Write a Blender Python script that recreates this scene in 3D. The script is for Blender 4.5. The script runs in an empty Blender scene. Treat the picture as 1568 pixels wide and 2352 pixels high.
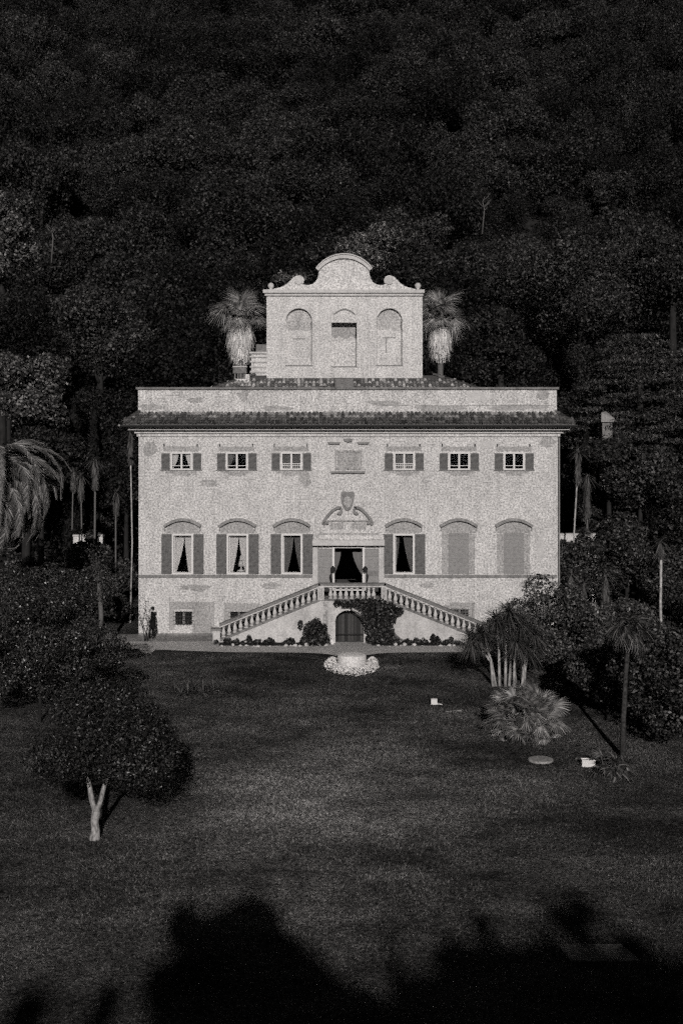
import bpy, math, random
import numpy as np
from mathutils import Vector, Matrix

# ------------------------------------------------------------------ camera, sky, sun, exposure
SC = bpy.context.scene
COL = SC.collection
F, VX, VY, DIST = 3000.0, 715.0, 960.0, 79.0          # focal length / principal point measured on the photo (1568 px wide)
CAM = Vector(((VX - 798) / 38.0, -DIST, (1460 - VY) * DIST / F))
cam_d = bpy.data.cameras.new('camera')
cam_d.sensor_fit = 'HORIZONTAL'
cam_d.sensor_width = 36.0
cam_d.lens = 36.0 * F / 1568.0
cam_d.shift_x = (784 - VX) / 1568.0
cam_d.shift_y = -(1176 - VY) / 1568.0
cam_d.clip_start = 0.5
cam_d.clip_end = 2000
cam = bpy.data.objects.new('camera', cam_d)
COL.objects.link(cam)
cam.location = CAM
cam.rotation_euler = (math.radians(90), 0, 0)
SC.camera = cam

SUN_EL = math.radians(20.5)
SUN_TO = Vector((-0.02, 1.0, 0)).normalized()          # horizontal direction the light travels
world = bpy.data.worlds.new('World')
SC.world = world
world.use_nodes = True
wn = world.node_tree.nodes
wl = world.node_tree.links
sky = wn.new('ShaderNodeTexSky')
sky.sky_type = 'NISHITA'
sky.sun_disc = False
sky.sun_elevation = SUN_EL
sky.sun_rotation = math.atan2(-SUN_TO.x, -SUN_TO.y) % (2 * math.pi)
sky.air_density = 0.35
sky.dust_density = 0.1
sky.altitude = 800
sbw = wn.new('ShaderNodeRGBToBW')                      # the photograph is black and white
wl.new(sky.outputs[0], sbw.inputs[0])
wl.new(sbw.outputs[0], wn['Background'].inputs['Color'])
wn['Background'].inputs['Strength'].default_value = 0.05
sun_d = bpy.data.lights.new('sun', 'SUN')
sun_d.energy = 5.0
sun_d.angle = math.radians(0.53)
sun_d.color = (1.0, 0.965, 0.94)
sun = bpy.data.objects.new('sun', sun_d)
COL.objects.link(sun)
ldir = Vector((SUN_TO.x * math.cos(SUN_EL), SUN_TO.y * math.cos(SUN_EL), -math.sin(SUN_EL)))
sun.rotation_euler = ldir.to_track_quat('-Z', 'Y').to_euler()
sun.location = (0, -100, 60)
SC.view_settings.view_transform = 'Standard'
SC.view_settings.look = 'None'
SC.view_settings.exposure = -0.95
SC.view_settings.gamma = 1.0
SC.view_settings.use_curve_mapping = False
SC.render.engine = 'CYCLES'
SC.cycles.use_denoising = False                        # the photograph is grainy
SC.cycles.use_adaptive_sampling = True
SC.cycles.adaptive_threshold = 0.25
SC.cycles.adaptive_min_samples = 14
SC.cycles.sample_clamp_indirect = 1.5
SC.cycles.max_bounces = 4
SC.cycles.diffuse_bounces = 2
SC.cycles.transparent_max_bounces = 8

rng = np.random.default_rng(7)
random.seed(7)
PI = math.pi


def P(px, py, Y):
    """point seen at photo pixel (px,py) lying in the plane y = Y"""
    k = (Y + DIST) / F
    return Vector((CAM.x + (px - VX) * k, Y, CAM.z + (VY - py) * k))


def gz(x, y):
    z = 0.0
    if y < -6:
        z = -0.035 * (-6 - y)
    z = max(z, -4.0)
    if y > 20:
        t = y - 20
        z += 0.6 * (t * t / (t + 8))
        z += (1.6 * math.sin(x * 0.06 + 1.3) + 1.3 * math.sin(x * 0.027 + y * 0.05) + 0.9 * math.sin(y * 0.11 + x * 0.09)) * min(1, t / 20)
    if y > 0 and abs(x) > 24:
        z += min(abs(x) - 24, 60) * 0.12 * min(1, y / 20)
    return z


def G(px, py):
    """ground point seen at photo pixel"""
    d = 60.0
    for _ in range(30):
        d = (CAM.z - gz(0, d - DIST)) * F / (py - VY)
    return Vector((CAM.x + (px - VX) * d / F, d - DIST, gz(0, d - DIST))), F / d


# ------------------------------------------------------------------ object helpers
WO = {}


def tag(o, label=None, cat=None, group=None, kind=None):
    if label: o['label'] = label
    if cat: o['category'] = cat
    if group: o['group'] = group
    if kind: o['kind'] = kind
    return o


def empty(name, loc, label, cat, group=None):
    o = bpy.data.objects.new(name, None)
    o.empty_display_size = 0.3
    COL.objects.link(o)
    o.location = loc
    WO[o.name] = Vector(loc)
    return tag(o, label, cat, group)


def link(name, me, parent=None, world_coords=True):
    o = bpy.data.objects.new(name, me)
    COL.objects.link(o)
    WO[o.name] = Vector((0, 0, 0))
    if parent is not None:
        o.parent = parent
        if world_coords:
            o.location = -WO[parent.name]
        else:
            WO[o.name] = WO[parent.name].copy()
    return o


def mesh_np(name, v, f, mat=None, smooth=False):
    """mesh from arrays; f is (n,3) or (n,4)"""
    v = np.asarray(v, dtype=np.float32)
    f = np.asarray(f, dtype=np.int32)
    me = bpy.data.meshes.new(name)
    me.vertices.add(len(v))
    me.vertices.foreach_set('co', v.ravel())
    n, k = f.shape
    me.loops.add(n * k)
    me.loops.foreach_set('vertex_index', f.ravel())
    me.polygons.add(n)
    me.polygons.foreach_set('loop_start', np.arange(0, n * k, k, dtype=np.int32))
    me.polygons.foreach_set('loop_total', np.full(n, k, dtype=np.int32))
    if smooth:
        me.polygons.foreach_set('use_smooth', np.ones(n, dtype=bool))
    me.update(calc_edges=True)
    if mat: me.materials.append(mat)
    return me


class MB:
    def __init__(self):
        self.v, self.f = [], []

    def add(self, vs, fs):
        b = len(self.v)
        self.v += [tuple(p) for p in vs]
        self.f += [tuple(i + b for i in q) for q in fs]
        return self

    def box(self, x0, x1, y0, y1, z0, z1):
        return self.add([(x0, y0, z0), (x1, y0, z0), (x1, y1, z0), (x0, y1, z0), (x0, y0, z1), (x1, y0, z1), (x1, y1, z1), (x0, y1, z1)],
                        [(0, 3, 2, 1), (4, 5, 6, 7), (0, 1, 5, 4), (1, 2, 6, 5), (2, 3, 7, 6), (3, 0, 4, 7)])

    def prism(self, pts, y0, y1):
        """polygon pts (x,z), listed so the front face looks to -y, extruded from y0 to y1"""
        n = len(pts)
        a = sum(pts[i][0] * pts[(i + 1) % n][1] - pts[(i + 1) % n][0] * pts[i][1] for i in range(n))
        if a < 0: pts = pts[::-1]
        vs = [(x, y0, z) for x, z in pts] + [(x, y1, z) for x, z in pts]
        fs = [tuple(range(n)), tuple(range(2 * n - 1, n - 1, -1))]
        fs += [(i, i + n, (i + 1) % n + n, (i + 1) % n) for i in range(n)]
        return self.add(vs, fs)

    def band(self, pts, w, y0, y1):
        """strip of width w following the open polyline pts (x,z)"""
        n = len(pts)
        L, R = [], []
        for i in range(n):
            a = Vector(pts[max(i - 1, 0)]); b = Vector(pts[min(i + 1, n - 1)])
            t = (b - a).normalized(); nn = Vector((-t.y, t.x))
            ww = w[i] if isinstance(w, (list, tuple)) else w
            p = Vector(pts[i])
            L.append(p + nn * ww / 2); R.append(p - nn * ww / 2)
        vs = [(p.x, y0, p.y) for p in L] + [(p.x, y0, p.y) for p in R] + [(p.x, y1, p.y) for p in L] + [(p.x, y1, p.y) for p in R]
        fs = []
        for i in range(n - 1):
            a, b, c, d = i, i + 1, n + i + 1, n + i
            fs += [(a, d, c, b), (a, b, b + 2 * n, a + 2 * n), (d, d + 2 * n, c + 2 * n, c), (a + 2 * n, b + 2 * n, c + 2 * n, d + 2 * n)]
        fs += [(0, 2 * n, 3 * n, n), (n - 1, 2 * n - 1, 4 * n - 1, 3 * n - 1)]
        return self.add(vs, fs)

    def lathe(self, prof, c=(0, 0, 0), n=10):
        """prof: list of (r,z)"""
        vs, fs = [], []
        m = len(prof)
        for r, z in prof:
            for k in range(n):
                a = 2 * PI * k / n
                vs.append((c[0] + r * math.cos(a), c[1] + r * math.sin(a), c[2] + z))
        for i in range(m - 1):
            for k in range(n):
                fs.append((i * n + k, i * n + (k + 1) % n, (i + 1) * n + (k + 1) % n, (i + 1) * n + k))
        fs.append(tuple(range(n - 1, -1, -1)))
        fs.append(tuple(range((m - 1) * n, m * n)))
        return self.add(vs, fs)

    def tube(self, path, rad, n=7):
        path = [Vector(p) for p in path]
        m = len(path)
        vs, fs = [], []
        for i, p in enumerate(path):
            t = (path[min(i + 1, m - 1)] - path[max(i - 1, 0)]).normalized()
            ref = Vector((1, 0, 0)) if abs(t.x) < 0.8 else Vector((0, 1, 0))
            u = t.cross(ref).normalized(); w = t.cross(u)
            r = rad[i] if isinstance(rad, (list, tuple)) else rad
            for k in range(n):
                a = 2 * PI * k / n
                vs.append(p + u * (r * math.cos(a)) + w * (r * math.sin(a)))
        for i in range(m - 1):
            for k in range(n):
                fs.append((i * n + k, (i + 1) * n + k, (i + 1) * n + (k + 1) % n, i * n + (k + 1) % n))
        fs.append(tuple(range(n)))
        fs.append(tuple(range(m * n - 1, (m - 1) * n - 1, -1)))
        return self.add(vs, fs)

    def mesh(self, name, mat, smooth=False):
        me = bpy.data.meshes.new(name)
        me.from_pydata(self.v, [], self.f)
        if smooth:
            me.polygons.foreach_set('use_smooth', [True] * len(me.polygons))
        me.update()
        me.materials.append(mat)
        return me

    def build(self, name, mat, parent=None, smooth=False, local=False):
        return link(name, self.mesh(name, mat, smooth), parent, not local)


# ------------------------------------------------------------------ materials
def new_mat(name):
    m = bpy.data.materials.new(name)
    m.use_nodes = True
    nt = m.node_tree
    return m, nt.nodes, nt.links, nt.nodes['Principled BSDF']


def node(ns, kind, **kw):
    n = ns.new(kind)
    for k, v in kw.items():
        setattr(n, k, v)
    return n


def tint(g):
    return (g * 1.0, g * 0.972, g * 0.955, 1)


def noise_val(ns, ls, scale, detail=3, rough=0.6, lo=0.3, hi=0.7, a=0.0, b=1.0, stretch=None, coord='Object'):
    tc = ns.new('ShaderNodeTexCoord')
    src = tc.outputs[coord]
    if stretch:
        mp = ns.new('ShaderNodeMapping')
        mp.inputs['Scale'].default_value = stretch
        ls.new(src, mp.inputs[0]); src = mp.outputs[0]
    nz = ns.new('ShaderNodeTexNoise')
    nz.inputs['Scale'].default_value = scale
    nz.inputs['Detail'].default_value = detail
    nz.inputs['Roughness'].default_value = rough
    ls.new(src, nz.inputs['Vector'])
    mr = ns.new('ShaderNodeMapRange')
    mr.inputs[1].default_value = lo; mr.inputs[2].default_value = hi
    mr.inputs[3].default_value = a; mr.inputs[4].default_value = b
    ls.new(nz.outputs['Fac'], mr.inputs[0])
    return mr.outputs[0]


def mul(ns, ls, *vals):
    cur = vals[0]
    for v in vals[1:]:
        m = node(ns, 'ShaderNodeMath', operation='MULTIPLY')
        ls.new(cur, m.inputs[0])
        if isinstance(v, (int, float)): m.inputs[1].default_value = v
        else: ls.new(v, m.inputs[1])
        cur = m.outputs[0]
    return cur


def gray(ns, ls, val, base, bs):
    """base colour = warm grey * val"""
    cc = ns.new('ShaderNodeMix'); cc.data_type = 'RGBA'; cc.blend_type = 'MULTIPLY'
    cc.inputs[0].default_value = 1.0
    cc.inputs[6].default_value = tint(base)
    ls.new(val, cc.inputs[7])
    ls.new(cc.outputs[2], bs.inputs['Base Color'])


def bump(ns, ls, bs, h, strength=0.4, dist=0.02):
    b = ns.new('ShaderNodeBump')
    b.inputs['Strength'].default_value = strength
    b.inputs['Distance'].default_value = dist
    ls.new(h, b.inputs['Height'])
    ls.new(b.outputs[0], bs.inputs['Normal'])


def stucco(name, g, grain=0.46, stain=0.22, streak=0.16):
    m, ns, ls, bs = new_mat(name)
    fine = noise_val(ns, ls, 10, 2, 0.75, 0.36, 0.64, 1 - grain, 1 + grain)
    med = noise_val(ns, ls, 1.6, 6, 0.7, 0.38, 0.68, 1.05, 1 - stain)
    big = noise_val(ns, ls, 0.28, 4, 0.6, 0.35, 0.7, 1.05, 0.9)
    st = noise_val(ns, ls, 1.0, 4, 0.6, 0.45, 0.75, 1.0, 1 - streak, stretch=(3.0, 3.0, 0.25))
    gray(ns, ls, mul(ns, ls, fine, med, big, st), g, bs)
    bs.inputs['Roughness'].default_value = 0.95
    bs.inputs['Specular IOR Level'].default_value = 0.1
    bump(ns, ls, bs, fine, 0.35, 0.03)
    return m


def plain(name, g, rough=0.7, grain=0.15, scale=14, spec=0.25, stretch=None):
    m, ns, ls, bs = new_mat(name)
    v = noise_val(ns, ls, scale, 3, 0.65, 0.3, 0.7, 1 - grain, 1 + grain, stretch=stretch)
    gray(ns, ls, v, g, bs)
    bs.inputs['Roughness'].default_value = rough
    bs.inputs['Specular IOR Level'].default_value = spec
    return m


def islands(name, g, spread=0.5, rough=0.6, spec=0.3, big=0.0, objvar=0.0, grain=0.0):
    """grey that varies from leaf to leaf / tile to tile"""
    m, ns, ls, bs = new_mat(name)
    geo = ns.new('ShaderNodeNewGeometry')
    mr = ns.new('ShaderNodeMapRange')
    pw = node(ns, 'ShaderNodeMath', operation='POWER')
    pw.inputs[1].default_value = 1 + 2.2 * spread
    mr.inputs[3].default_value = 1 - spread; mr.inputs[4].default_value = 1 - spread + spread * (2 + 2.2 * spread)
    ls.new(geo.outputs['Random Per Island'], pw.inputs[0])
    ls.new(pw.outputs[0], mr.inputs[0])
    vals = [mr.outputs[0]]
    if objvar:
        oi = ns.new('ShaderNodeObjectInfo')
        m2 = ns.new('ShaderNodeMapRange')
        m2.inputs[3].default_value = 1 - objvar; m2.inputs[4].default_value = 1 + objvar
        ls.new(oi.outputs['Random'], m2.inputs[0])
        vals.append(m2.outputs[0])
    if big:
        vals.append(noise_val(ns, ls, 0.9, 3, 0.6, 0.35, 0.65, 1 - big, 1 + big))
    if grain:
        vals.append(noise_val(ns, ls, 16, 3, 0.7, 0.3, 0.7, 1 - grain, 1 + grain))
    gray(ns, ls, mul(ns, ls, *vals), g, bs)
    bs.inputs['Roughness'].default_value = rough
    bs.inputs['Specular IOR Level'].default_value = spec
    return m


M = {}
M['stucco'] = stucco('stucco_wall', 0.66)
M['stucco_bright'] = stucco('stucco_tower', 0.70, 0.42, 0.2)
M['parapet'] = stucco('stucco_parapet', 0.68, 0.52, 0.32, 0.2)
M['stain'] = stucco('plaster_faded', 0.43, 0.4, 0.2)  # faded tone for panels and patches, also the middle niche top panel
M['crack_shade'] = stucco('plaster_dark', 0.34, 0.25, 0.25)  # for cracks and the painted jamb shade in the niches
M['trim'] = stucco('stone_trim', 0.62, 0.15, 0.15)
M['stone'] = stucco('stone_grey', 0.24, 0.3, 0.35)
M['pale_stone'] = stucco('stone_pale', 0.62, 0.2, 0.25)
M['gap_shade'] = stucco('gap_shade_dark', 0.07, 0.4, 0.3)  # dark tone standing in for the shade behind the balusters
M['white_stone'] = stucco('white_stone', 0.8, 0.25, 0.1)
M['hood'] = stucco('stone_hood', 0.34, 0.3, 0.25)
M['niche_darker'] = stucco('niche_darker', 0.53, 0.42, 0.3)
M['relief'] = stucco('stone_relief', 0.28, 0.2, 0.2)
M['string'] = stucco('string_course', 0.27, 0.25, 0.3)
M['shutter'] = plain('shutter_paint', 0.13, 0.7, 0.5, 9)
M['shutter_pale'] = plain('shutter_pale', 0.28, 0.7, 0.22, 9)
M['white'] = plain('white_paint', 0.75, 0.5, 0.06, 8)
M['curtain_white'] = plain('curtain_white', 0.72, 0.9, 0.12, 5, 0.05, stretch=(6, 6, 0.4))
M['curtain_grey'] = plain('curtain_grey', 0.18, 0.9, 0.25, 5, 0.05, stretch=(6, 6, 0.4))
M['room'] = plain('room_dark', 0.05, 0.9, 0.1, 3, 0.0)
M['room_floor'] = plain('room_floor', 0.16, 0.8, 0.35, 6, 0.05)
M['iron'] = plain('iron_dark', 0.02, 0.55, 0.2, 20)
M['zinc'] = plain('zinc_gutter', 0.025, 0.5, 0.2, 6)
M['pipe'] = plain('downpipe_metal', 0.3, 0.5, 0.2, 6)
M['tile'] = islands('roof_tile', 0.2, 0.6, 0.9, 0.1, 0, 0.65, 0.5)
M['plank'] = islands('door_plank', 0.06, 0.3, 0.8, 0.1, 0, 0.8, 0.3)
M['gravel'] = stucco('gravel_path', 0.50, 0.35, 0.2, 0.0)
M['apron'] = stucco('paving_apron', 0.30, 0.4, 0.35, 0.0)
M['bark'] = plain('bark', 0.16, 0.9, 0.4, 8, 0.1, stretch=(1, 1, 0.3))
M['bark_dark'] = plain('bark_dark', 0.028, 0.9, 0.4, 6, 0.1, stretch=(1, 1, 0.3))
M['bark_pale'] = plain('bark_pale', 0.42, 0.9, 0.6, 9, 0.1, stretch=(1, 1, 0.4))
M['bark_grey'] = plain('bark_grey', 0.3, 0.95, 0.75, 11, 0.05, stretch=(1, 1, 0.5))
M['palm_bark'] = plain('palm_bark', 0.14, 0.9, 0.4, 9, 0.1, stretch=(1, 1, 3.0))
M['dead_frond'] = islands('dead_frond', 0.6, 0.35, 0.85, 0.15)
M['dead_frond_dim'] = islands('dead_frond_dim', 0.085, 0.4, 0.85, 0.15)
M['palm_leaf'] = islands('palm_leaf', 0.26, 0.5, 0.45, 0.5)
M['phoenix_leaf'] = islands('date_palm_leaf', 0.19, 0.6, 0.5, 0.4)
M['rachis'] = plain('palm_rachis', 0.3, 0.6, 0.15, 8)
M['fan_leaf'] = islands('fan_palm_leaf', 0.2, 0.5, 0.45, 0.5, 0, 0.35)
M['fan_dim'] = islands('fan_leaf_dim', 0.085, 0.7, 0.5, 0.4)
M['tuft'] = islands('tuft_leaf', 0.06, 0.8, 0.5, 0.4)
M['cord_leaf'] = islands('cordyline_leaf', 0.07, 0.6, 0.4, 0.5)
M['glossy_leaf'] = islands('glossy_leaf', 0.028, 0.8, 0.4, 0.35)
M['bush_leaf'] = islands('glossy_bush_leaf', 0.042, 0.8, 0.36, 0.45)
M['pine'] = islands('pine_leaf', 0.115, 0.8, 0.5, 0.3, 0.3)
M['slab'] = stucco('slab_dirty', 0.2, 0.45, 0.3, 0)
M['shrub_leaf'] = islands('shrub_leaf', 0.042, 0.8, 0.5, 0.35, 0.25)
M['shrub_pale'] = islands('shrub_leaf_pale', 0.07, 0.8, 0.5, 0.35, 0.25)
M['vine_leaf'] = islands('vine_leaf', 0.036, 0.8, 0.45, 0.4, 0.3)
M['forest'] = islands('forest_leaf', 0.0185, 0.85, 0.6, 0.2, 0.35, 0.5)
M['forest_pale'] = islands('forest_leaf_pale', 0.034, 0.75, 0.55, 0.25, 0.35, 0.3)
M['grey_tree'] = islands('grey_tree_leaf', 0.08, 0.8, 0.5, 0.3, 0.3)
M['cedar'] = islands('cedar_needles', 0.06, 0.75, 0.6, 0.2, 0.3)
M['cypress'] = islands('cypress_leaf', 0.016, 0.4, 0.7, 0.1)
M['blossom'] = islands('white_blossom', 0.8, 0.2, 0.8, 0.1)
M['cloth'] = plain('dark_cloth', 0.015, 0.95, 0.2, 20, 0.05)
M['skin'] = plain('skin', 0.4, 0.6, 0.05, 20)
M['hair'] = plain('dark_hair', 0.02, 0.7, 0.2, 40)
M['rope'] = plain('pale_hose', 0.3, 0.7, 0.1, 10)
M['concrete'] = stucco('concrete_slab', 0.36, 0.35, 0.2, 0)


def lawn_patches(ns, ls):
    """worn and dry patches of the turf"""
    b = noise_val(ns, ls, 0.2, 6, 0.72, 0.38, 0.66, 0.5, 2.1, stretch=(0.55, 1.0, 1))
    c = noise_val(ns, ls, 0.9, 3, 0.6, 0.35, 0.7, 0.8, 1.3)
    # a worn paler stretch down the middle and a trodden strip on the right
    tc = ns.new('ShaderNodeTexCoord'); sx = ns.new('ShaderNodeSeparateXYZ')
    ls.new(tc.outputs['Object'], sx.inputs[0])

    def bell(out, c0, w):
        a = node(ns, 'ShaderNodeMath', operation='SUBTRACT'); ls.new(out, a.inputs[0]); a.inputs[1].default_value = c0
        d = node(ns, 'ShaderNodeMath', operation='DIVIDE'); ls.new(a.outputs[0], d.inputs[0]); d.inputs[1].default_value = w
        p = node(ns, 'ShaderNodeMath', operation='MULTIPLY'); ls.new(d.outputs[0], p.inputs[0]); ls.new(d.outputs[0], p.inputs[1])
        n = node(ns, 'ShaderNodeMath', operation='MULTIPLY'); ls.new(p.outputs[0], n.inputs[0]); n.inputs[1].default_value = -1
        e = node(ns, 'ShaderNodeMath', operation='EXPONENT'); ls.new(n.outputs[0], e.inputs[0])
        return e.outputs[0]
    w1 = mul(ns, ls, bell(sx.outputs['X'], -1.0, 5.5), bell(sx.outputs['Y'], -31.0, 9.0), 1.0)
    w2 = mul(ns, ls, bell(sx.outputs['X'], 11.0, 4.5), bell(sx.outputs['Y'], -32.5, 0.6), 0.9)
    ad = node(ns, 'ShaderNodeMath', operation='ADD'); ls.new(w1, ad.inputs[0]); ls.new(w2, ad.inputs[1])
    a1 = node(ns, 'ShaderNodeMath', operation='ADD'); ls.new(ad.outputs[0], a1.inputs[0]); a1.inputs[1].default_value = 0.72
    return mul(ns, ls, b, c, a1.outputs[0])


def mat_grass():
    m, ns, ls, bs = new_mat('grass_blade')
    geo = ns.new('ShaderNodeNewGeometry')
    mr = ns.new('ShaderNodeMapRange')
    mr.inputs[3].default_value = 0.3; mr.inputs[4].default_value = 1.9
    ls.new(geo.outputs['Random Per Island'], mr.inputs[0])
    gray(ns, ls, mul(ns, ls, mr.outputs[0], lawn_patches(ns, ls)), 0.082, bs)
    bs.inputs['Roughness'].default_value = 0.7
    bs.inputs['Specular IOR Level'].default_value = 0.2
    return m


def mat_lawn():
    m, ns, ls, bs = new_mat('lawn_grass')
    a = noise_val(ns, ls, 7, 4, 0.75, 0.36, 0.66, 0.2, 1.9)
    b = lawn_patches(ns, ls)
    gray(ns, ls, mul(ns, ls, a, b), 0.078, bs)
    bs.inputs['Roughness'].default_value = 0.95
    bs.inputs['Specular IOR Level'].default_value = 0.05
    bump(ns, ls, bs, a, 0.8, 0.08)
    return m


def mat_glass():
    m = bpy.data.materials.new('window_glass')
    m.use_nodes = True
    ns, ls = m.node_tree.nodes, m.node_tree.links
    ns.clear()
    out = ns.new('ShaderNodeOutputMaterial')
    mx = ns.new('ShaderNodeMixShader')
    fr = ns.new('ShaderNodeFresnel'); fr.inputs[0].default_value = 1.45
    tr = ns.new('ShaderNodeBsdfTransparent'); tr.inputs[0].default_value = (0.9, 0.9, 0.9, 1)
    gl = ns.new('ShaderNodeBsdfGlossy'); gl.inputs['Roughness'].default_value = 0.03
    ls.new(fr.outputs[0], mx.inputs[0]); ls.new(tr.outputs[0], mx.inputs[1]); ls.new(gl.outputs[0], mx.inputs[2])
    ls.new(mx.outputs[0], out.inputs[0])
    return m


M['lawn'] = mat_lawn()
M['grass_blade'] = mat_grass()
M['litter'] = plain('forest_floor', 0.03, 0.95, 0.5, 1.5, 0.05)
M['glass'] = mat_glass()

# ------------------------------------------------------------------ the ground
def sheet(name, xs, ys, mat, kind='structure'):
    nx, ny = len(xs), len(ys)
    v = [(x, y, gz(x, y)) for y in ys for x in xs]
    f = [(j * nx + i, j * nx + i + 1, (j + 1) * nx + i + 1, (j + 1) * nx + i) for j in range(ny - 1) for i in range(nx - 1)]
    o = link(name, mesh_np(name, v, f, mat, True))
    return tag(o, kind=kind)


gx = [-420, -300, -200] + list(np.arange(-140, 141, 7.0)) + [200, 300, 420]
lawn = sheet('lawn', gx, [-420, -250] + list(np.arange(-160, 17, 4.0)), M['lawn'])
tag(lawn, 'dark mown lawn running down from the villa')
hill = sheet('hillside', gx, [16] + list(np.arange(20, 281, 6.0)) + [330, 420], M['litter'])
tag(hill, 'steep wooded hillside rising behind the villa')


def flat(name, pts, z, mat, label):
    mb = MB()
    mb.add([(x, y, z) for x, y in pts], [tuple(range(len(pts)))])
    o = mb.build(name, mat)
    return tag(o, label, kind='structure')


def gp(px, py):
    p, _ = G(px, py)
    return (p.x, p.y)


flat('paving', [(-16, -3.0), (9.6, -3.0), (9.6, 0.4), (-16, 0.4)], 0.012, M['apron'], 'worn grey paving strip along the foot of the villa')
# gravel path with its gently curved lawn edge
fr = [gp(290, 1491), gp(318, 1492), gp(330, 1502), gp(345, 1502), gp(358, 1493), gp(430, 1496), gp(520, 1499), gp(700, 1500), gp(745, 1503), gp(770, 1508), gp(835, 1508), gp(870, 1502), gp(905, 1500), gp(1060, 1499), gp(1120, 1499)]
flat('gravel_path', fr + [(9.8, -2.2), (-13.5, -2.2)], 0.02, M['gravel'], 'pale gravel path between lawn and villa')

# ------------------------------------------------------------------ the villa
def X(px): return (px - 798) / 38.0
def Z(py): return (1460 - py) / 38.0


villa = empty('villa', (0, 0, 0), 'large pale stucco villa with a scrolled tower and dark shuttered windows', 'villa')
XL, XR = X(318), X(1281)
ZT = Z(1001)
VD = 17.0                                                # depth of the house


def wall_with_holes(x0, x1, z0, z1, holes, y, depth):
    """front sheet with rectangular holes and their reveals"""
    mb = MB()
    xs = sorted({x0, x1} | {h[0] for h in holes} | {h[1] for h in holes})
    zs = sorted({z0, z1} | {h[2] for h in holes} | {h[3] for h in holes})
    for i in range(len(xs) - 1):
        for j in range(len(zs) - 1):
            cx, cz = (xs[i] + xs[i + 1]) / 2, (zs[j] + zs[j + 1]) / 2
            if any(h[0] < cx < h[1] and h[2] < cz < h[3] for h in holes): continue
            mb.add([(xs[i], y, zs[j]), (xs[i + 1], y, zs[j]), (xs[i + 1], y, zs[j + 1]), (xs[i], y, zs[j + 1])], [(0, 1, 2, 3)])
    for a, b, c, d in holes:
        mb.add([(a, y, c), (b, y, c), (b, y, d), (a, y, d), (a, y + depth, c), (b, y + depth, c), (b, y + depth, d), (a, y + depth, d)],
               [(0, 4, 5, 1), (1, 5, 6, 2), (2, 6, 7, 3), (3, 7, 4, 0)])
    return mb


# openings: upper windows, main-floor windows, door, cellar windows
UP = [(392, 441), (519.5, 568), (645, 693), (904.5, 951.5), (1030.5, 1078), (1157, 1204)]
MAIN = [(395, 443), (521, 569.5), (646, 694), (903, 951.5)]
CELL = [(402, 441), (529, 568)]
holes = [(X(a) + .03, X(b) - .03, Z(1079) + .03, Z(1038.5) - .03) for a, b in UP]
holes += [(X(a) + .03, X(b) - .03, Z(1319) + .03, Z(1226) - .03) for a, b in MAIN]
DOOR = (X(767.5), X(833), 2.5, Z(1258.5))
holes.append(DOOR)
holes += [(X(a), X(b), Z(1436), Z(1405)) for a, b in CELL]
CELLR = (X(1034), X(1076), Z(1419), Z(1398))
holes.append(CELLR)
wall = wall_with_holes(XL, XR, -0.3, 13.2, holes, 0.0, 0.42)
wall.add([(XL, 0, -.3), (XL, VD, -.3), (XL, VD, 13.2), (XL, 0, 13.2), (XR, 0, -.3), (XR, VD, -.3), (XR, VD, 13.2), (XR, 0, 13.2)],
         [(0, 3, 2, 1), (4, 5, 6, 7), (1, 2, 6, 5)])
wall.build('wall', M['stucco'], villa)
# dark rooms behind the openings
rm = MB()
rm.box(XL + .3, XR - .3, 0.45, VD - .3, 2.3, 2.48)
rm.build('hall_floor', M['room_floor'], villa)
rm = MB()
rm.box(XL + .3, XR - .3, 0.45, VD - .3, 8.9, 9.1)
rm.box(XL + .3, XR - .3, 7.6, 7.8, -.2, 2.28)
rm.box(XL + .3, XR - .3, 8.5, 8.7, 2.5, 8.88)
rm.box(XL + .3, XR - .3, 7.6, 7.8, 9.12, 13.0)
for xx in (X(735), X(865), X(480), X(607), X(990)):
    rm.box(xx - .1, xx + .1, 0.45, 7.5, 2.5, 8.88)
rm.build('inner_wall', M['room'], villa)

# corner plaster damage and plinth, cornice mouldings
mb = MB()
mb.box(X(296.5), X(1305), -0.55, 0.0, Z(987), Z(980))
mb.build('cornice_fascia', M['trim'], villa)
mb = MB()
mb.box(X(309), X(1292), -0.22, -0.003, Z(994.5), Z(987) - .003)
mb.build('cornice_moulding', M['trim'], villa)
mb = MB()
mb.box(X(314), X(1286), -0.10, -0.004, Z(1002), Z(994.5) - .003)
mb.build('cornice_moulding', M['stucco'], villa)
mb = MB()
mb.box(X(318), X(729), -0.05, -0.002, Z(1327), Z(1320.5)); mb.box(X(882), X(1279), -0.05, -0.002, Z(1327), Z(1320.5))
mb.build('string_course', M['string'], villa)
mb = MB()
mb.box(XL - .02, X(490), -0.06, -0.003, -0.2, Z(1455))
mb.build('plinth', M['stone'], villa)

# skirt roof over the cornice: deck, tiles, gutter
YE, ZE = -0.80, 12.80
YP, ZP = 0.60, 13.50
xle, xre = X(285), X(1315)
deck = MB()
deck.add([(xle, YE, ZE), (xre, YE, ZE), (X(1281), YP, ZP), (X(316), YP, ZP), (xle, YE, ZE - .14), (xre, YE, ZE - .14), (X(1281), YP, ZE - .14), (X(316), YP, ZE - .14),
          (xle, VD + .8, ZE), (xre, VD + .8, ZE), (X(316), VD - .6, ZP), (X(1281), VD - .6, ZP), (xle, VD + .8, ZE - .14), (xre, VD + .8, ZE - .14)],
         [(0, 1, 2, 3), (0, 4, 5, 1), (0, 3, 10, 8), (1, 9, 11, 2), (8, 12, 4, 0), (1, 5, 13, 9), (4, 12, 13, 5), (8, 10, 11, 9), (8, 9, 13, 12)])
deck_o = deck.build('skirt_roof', M['tile'], villa)


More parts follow.
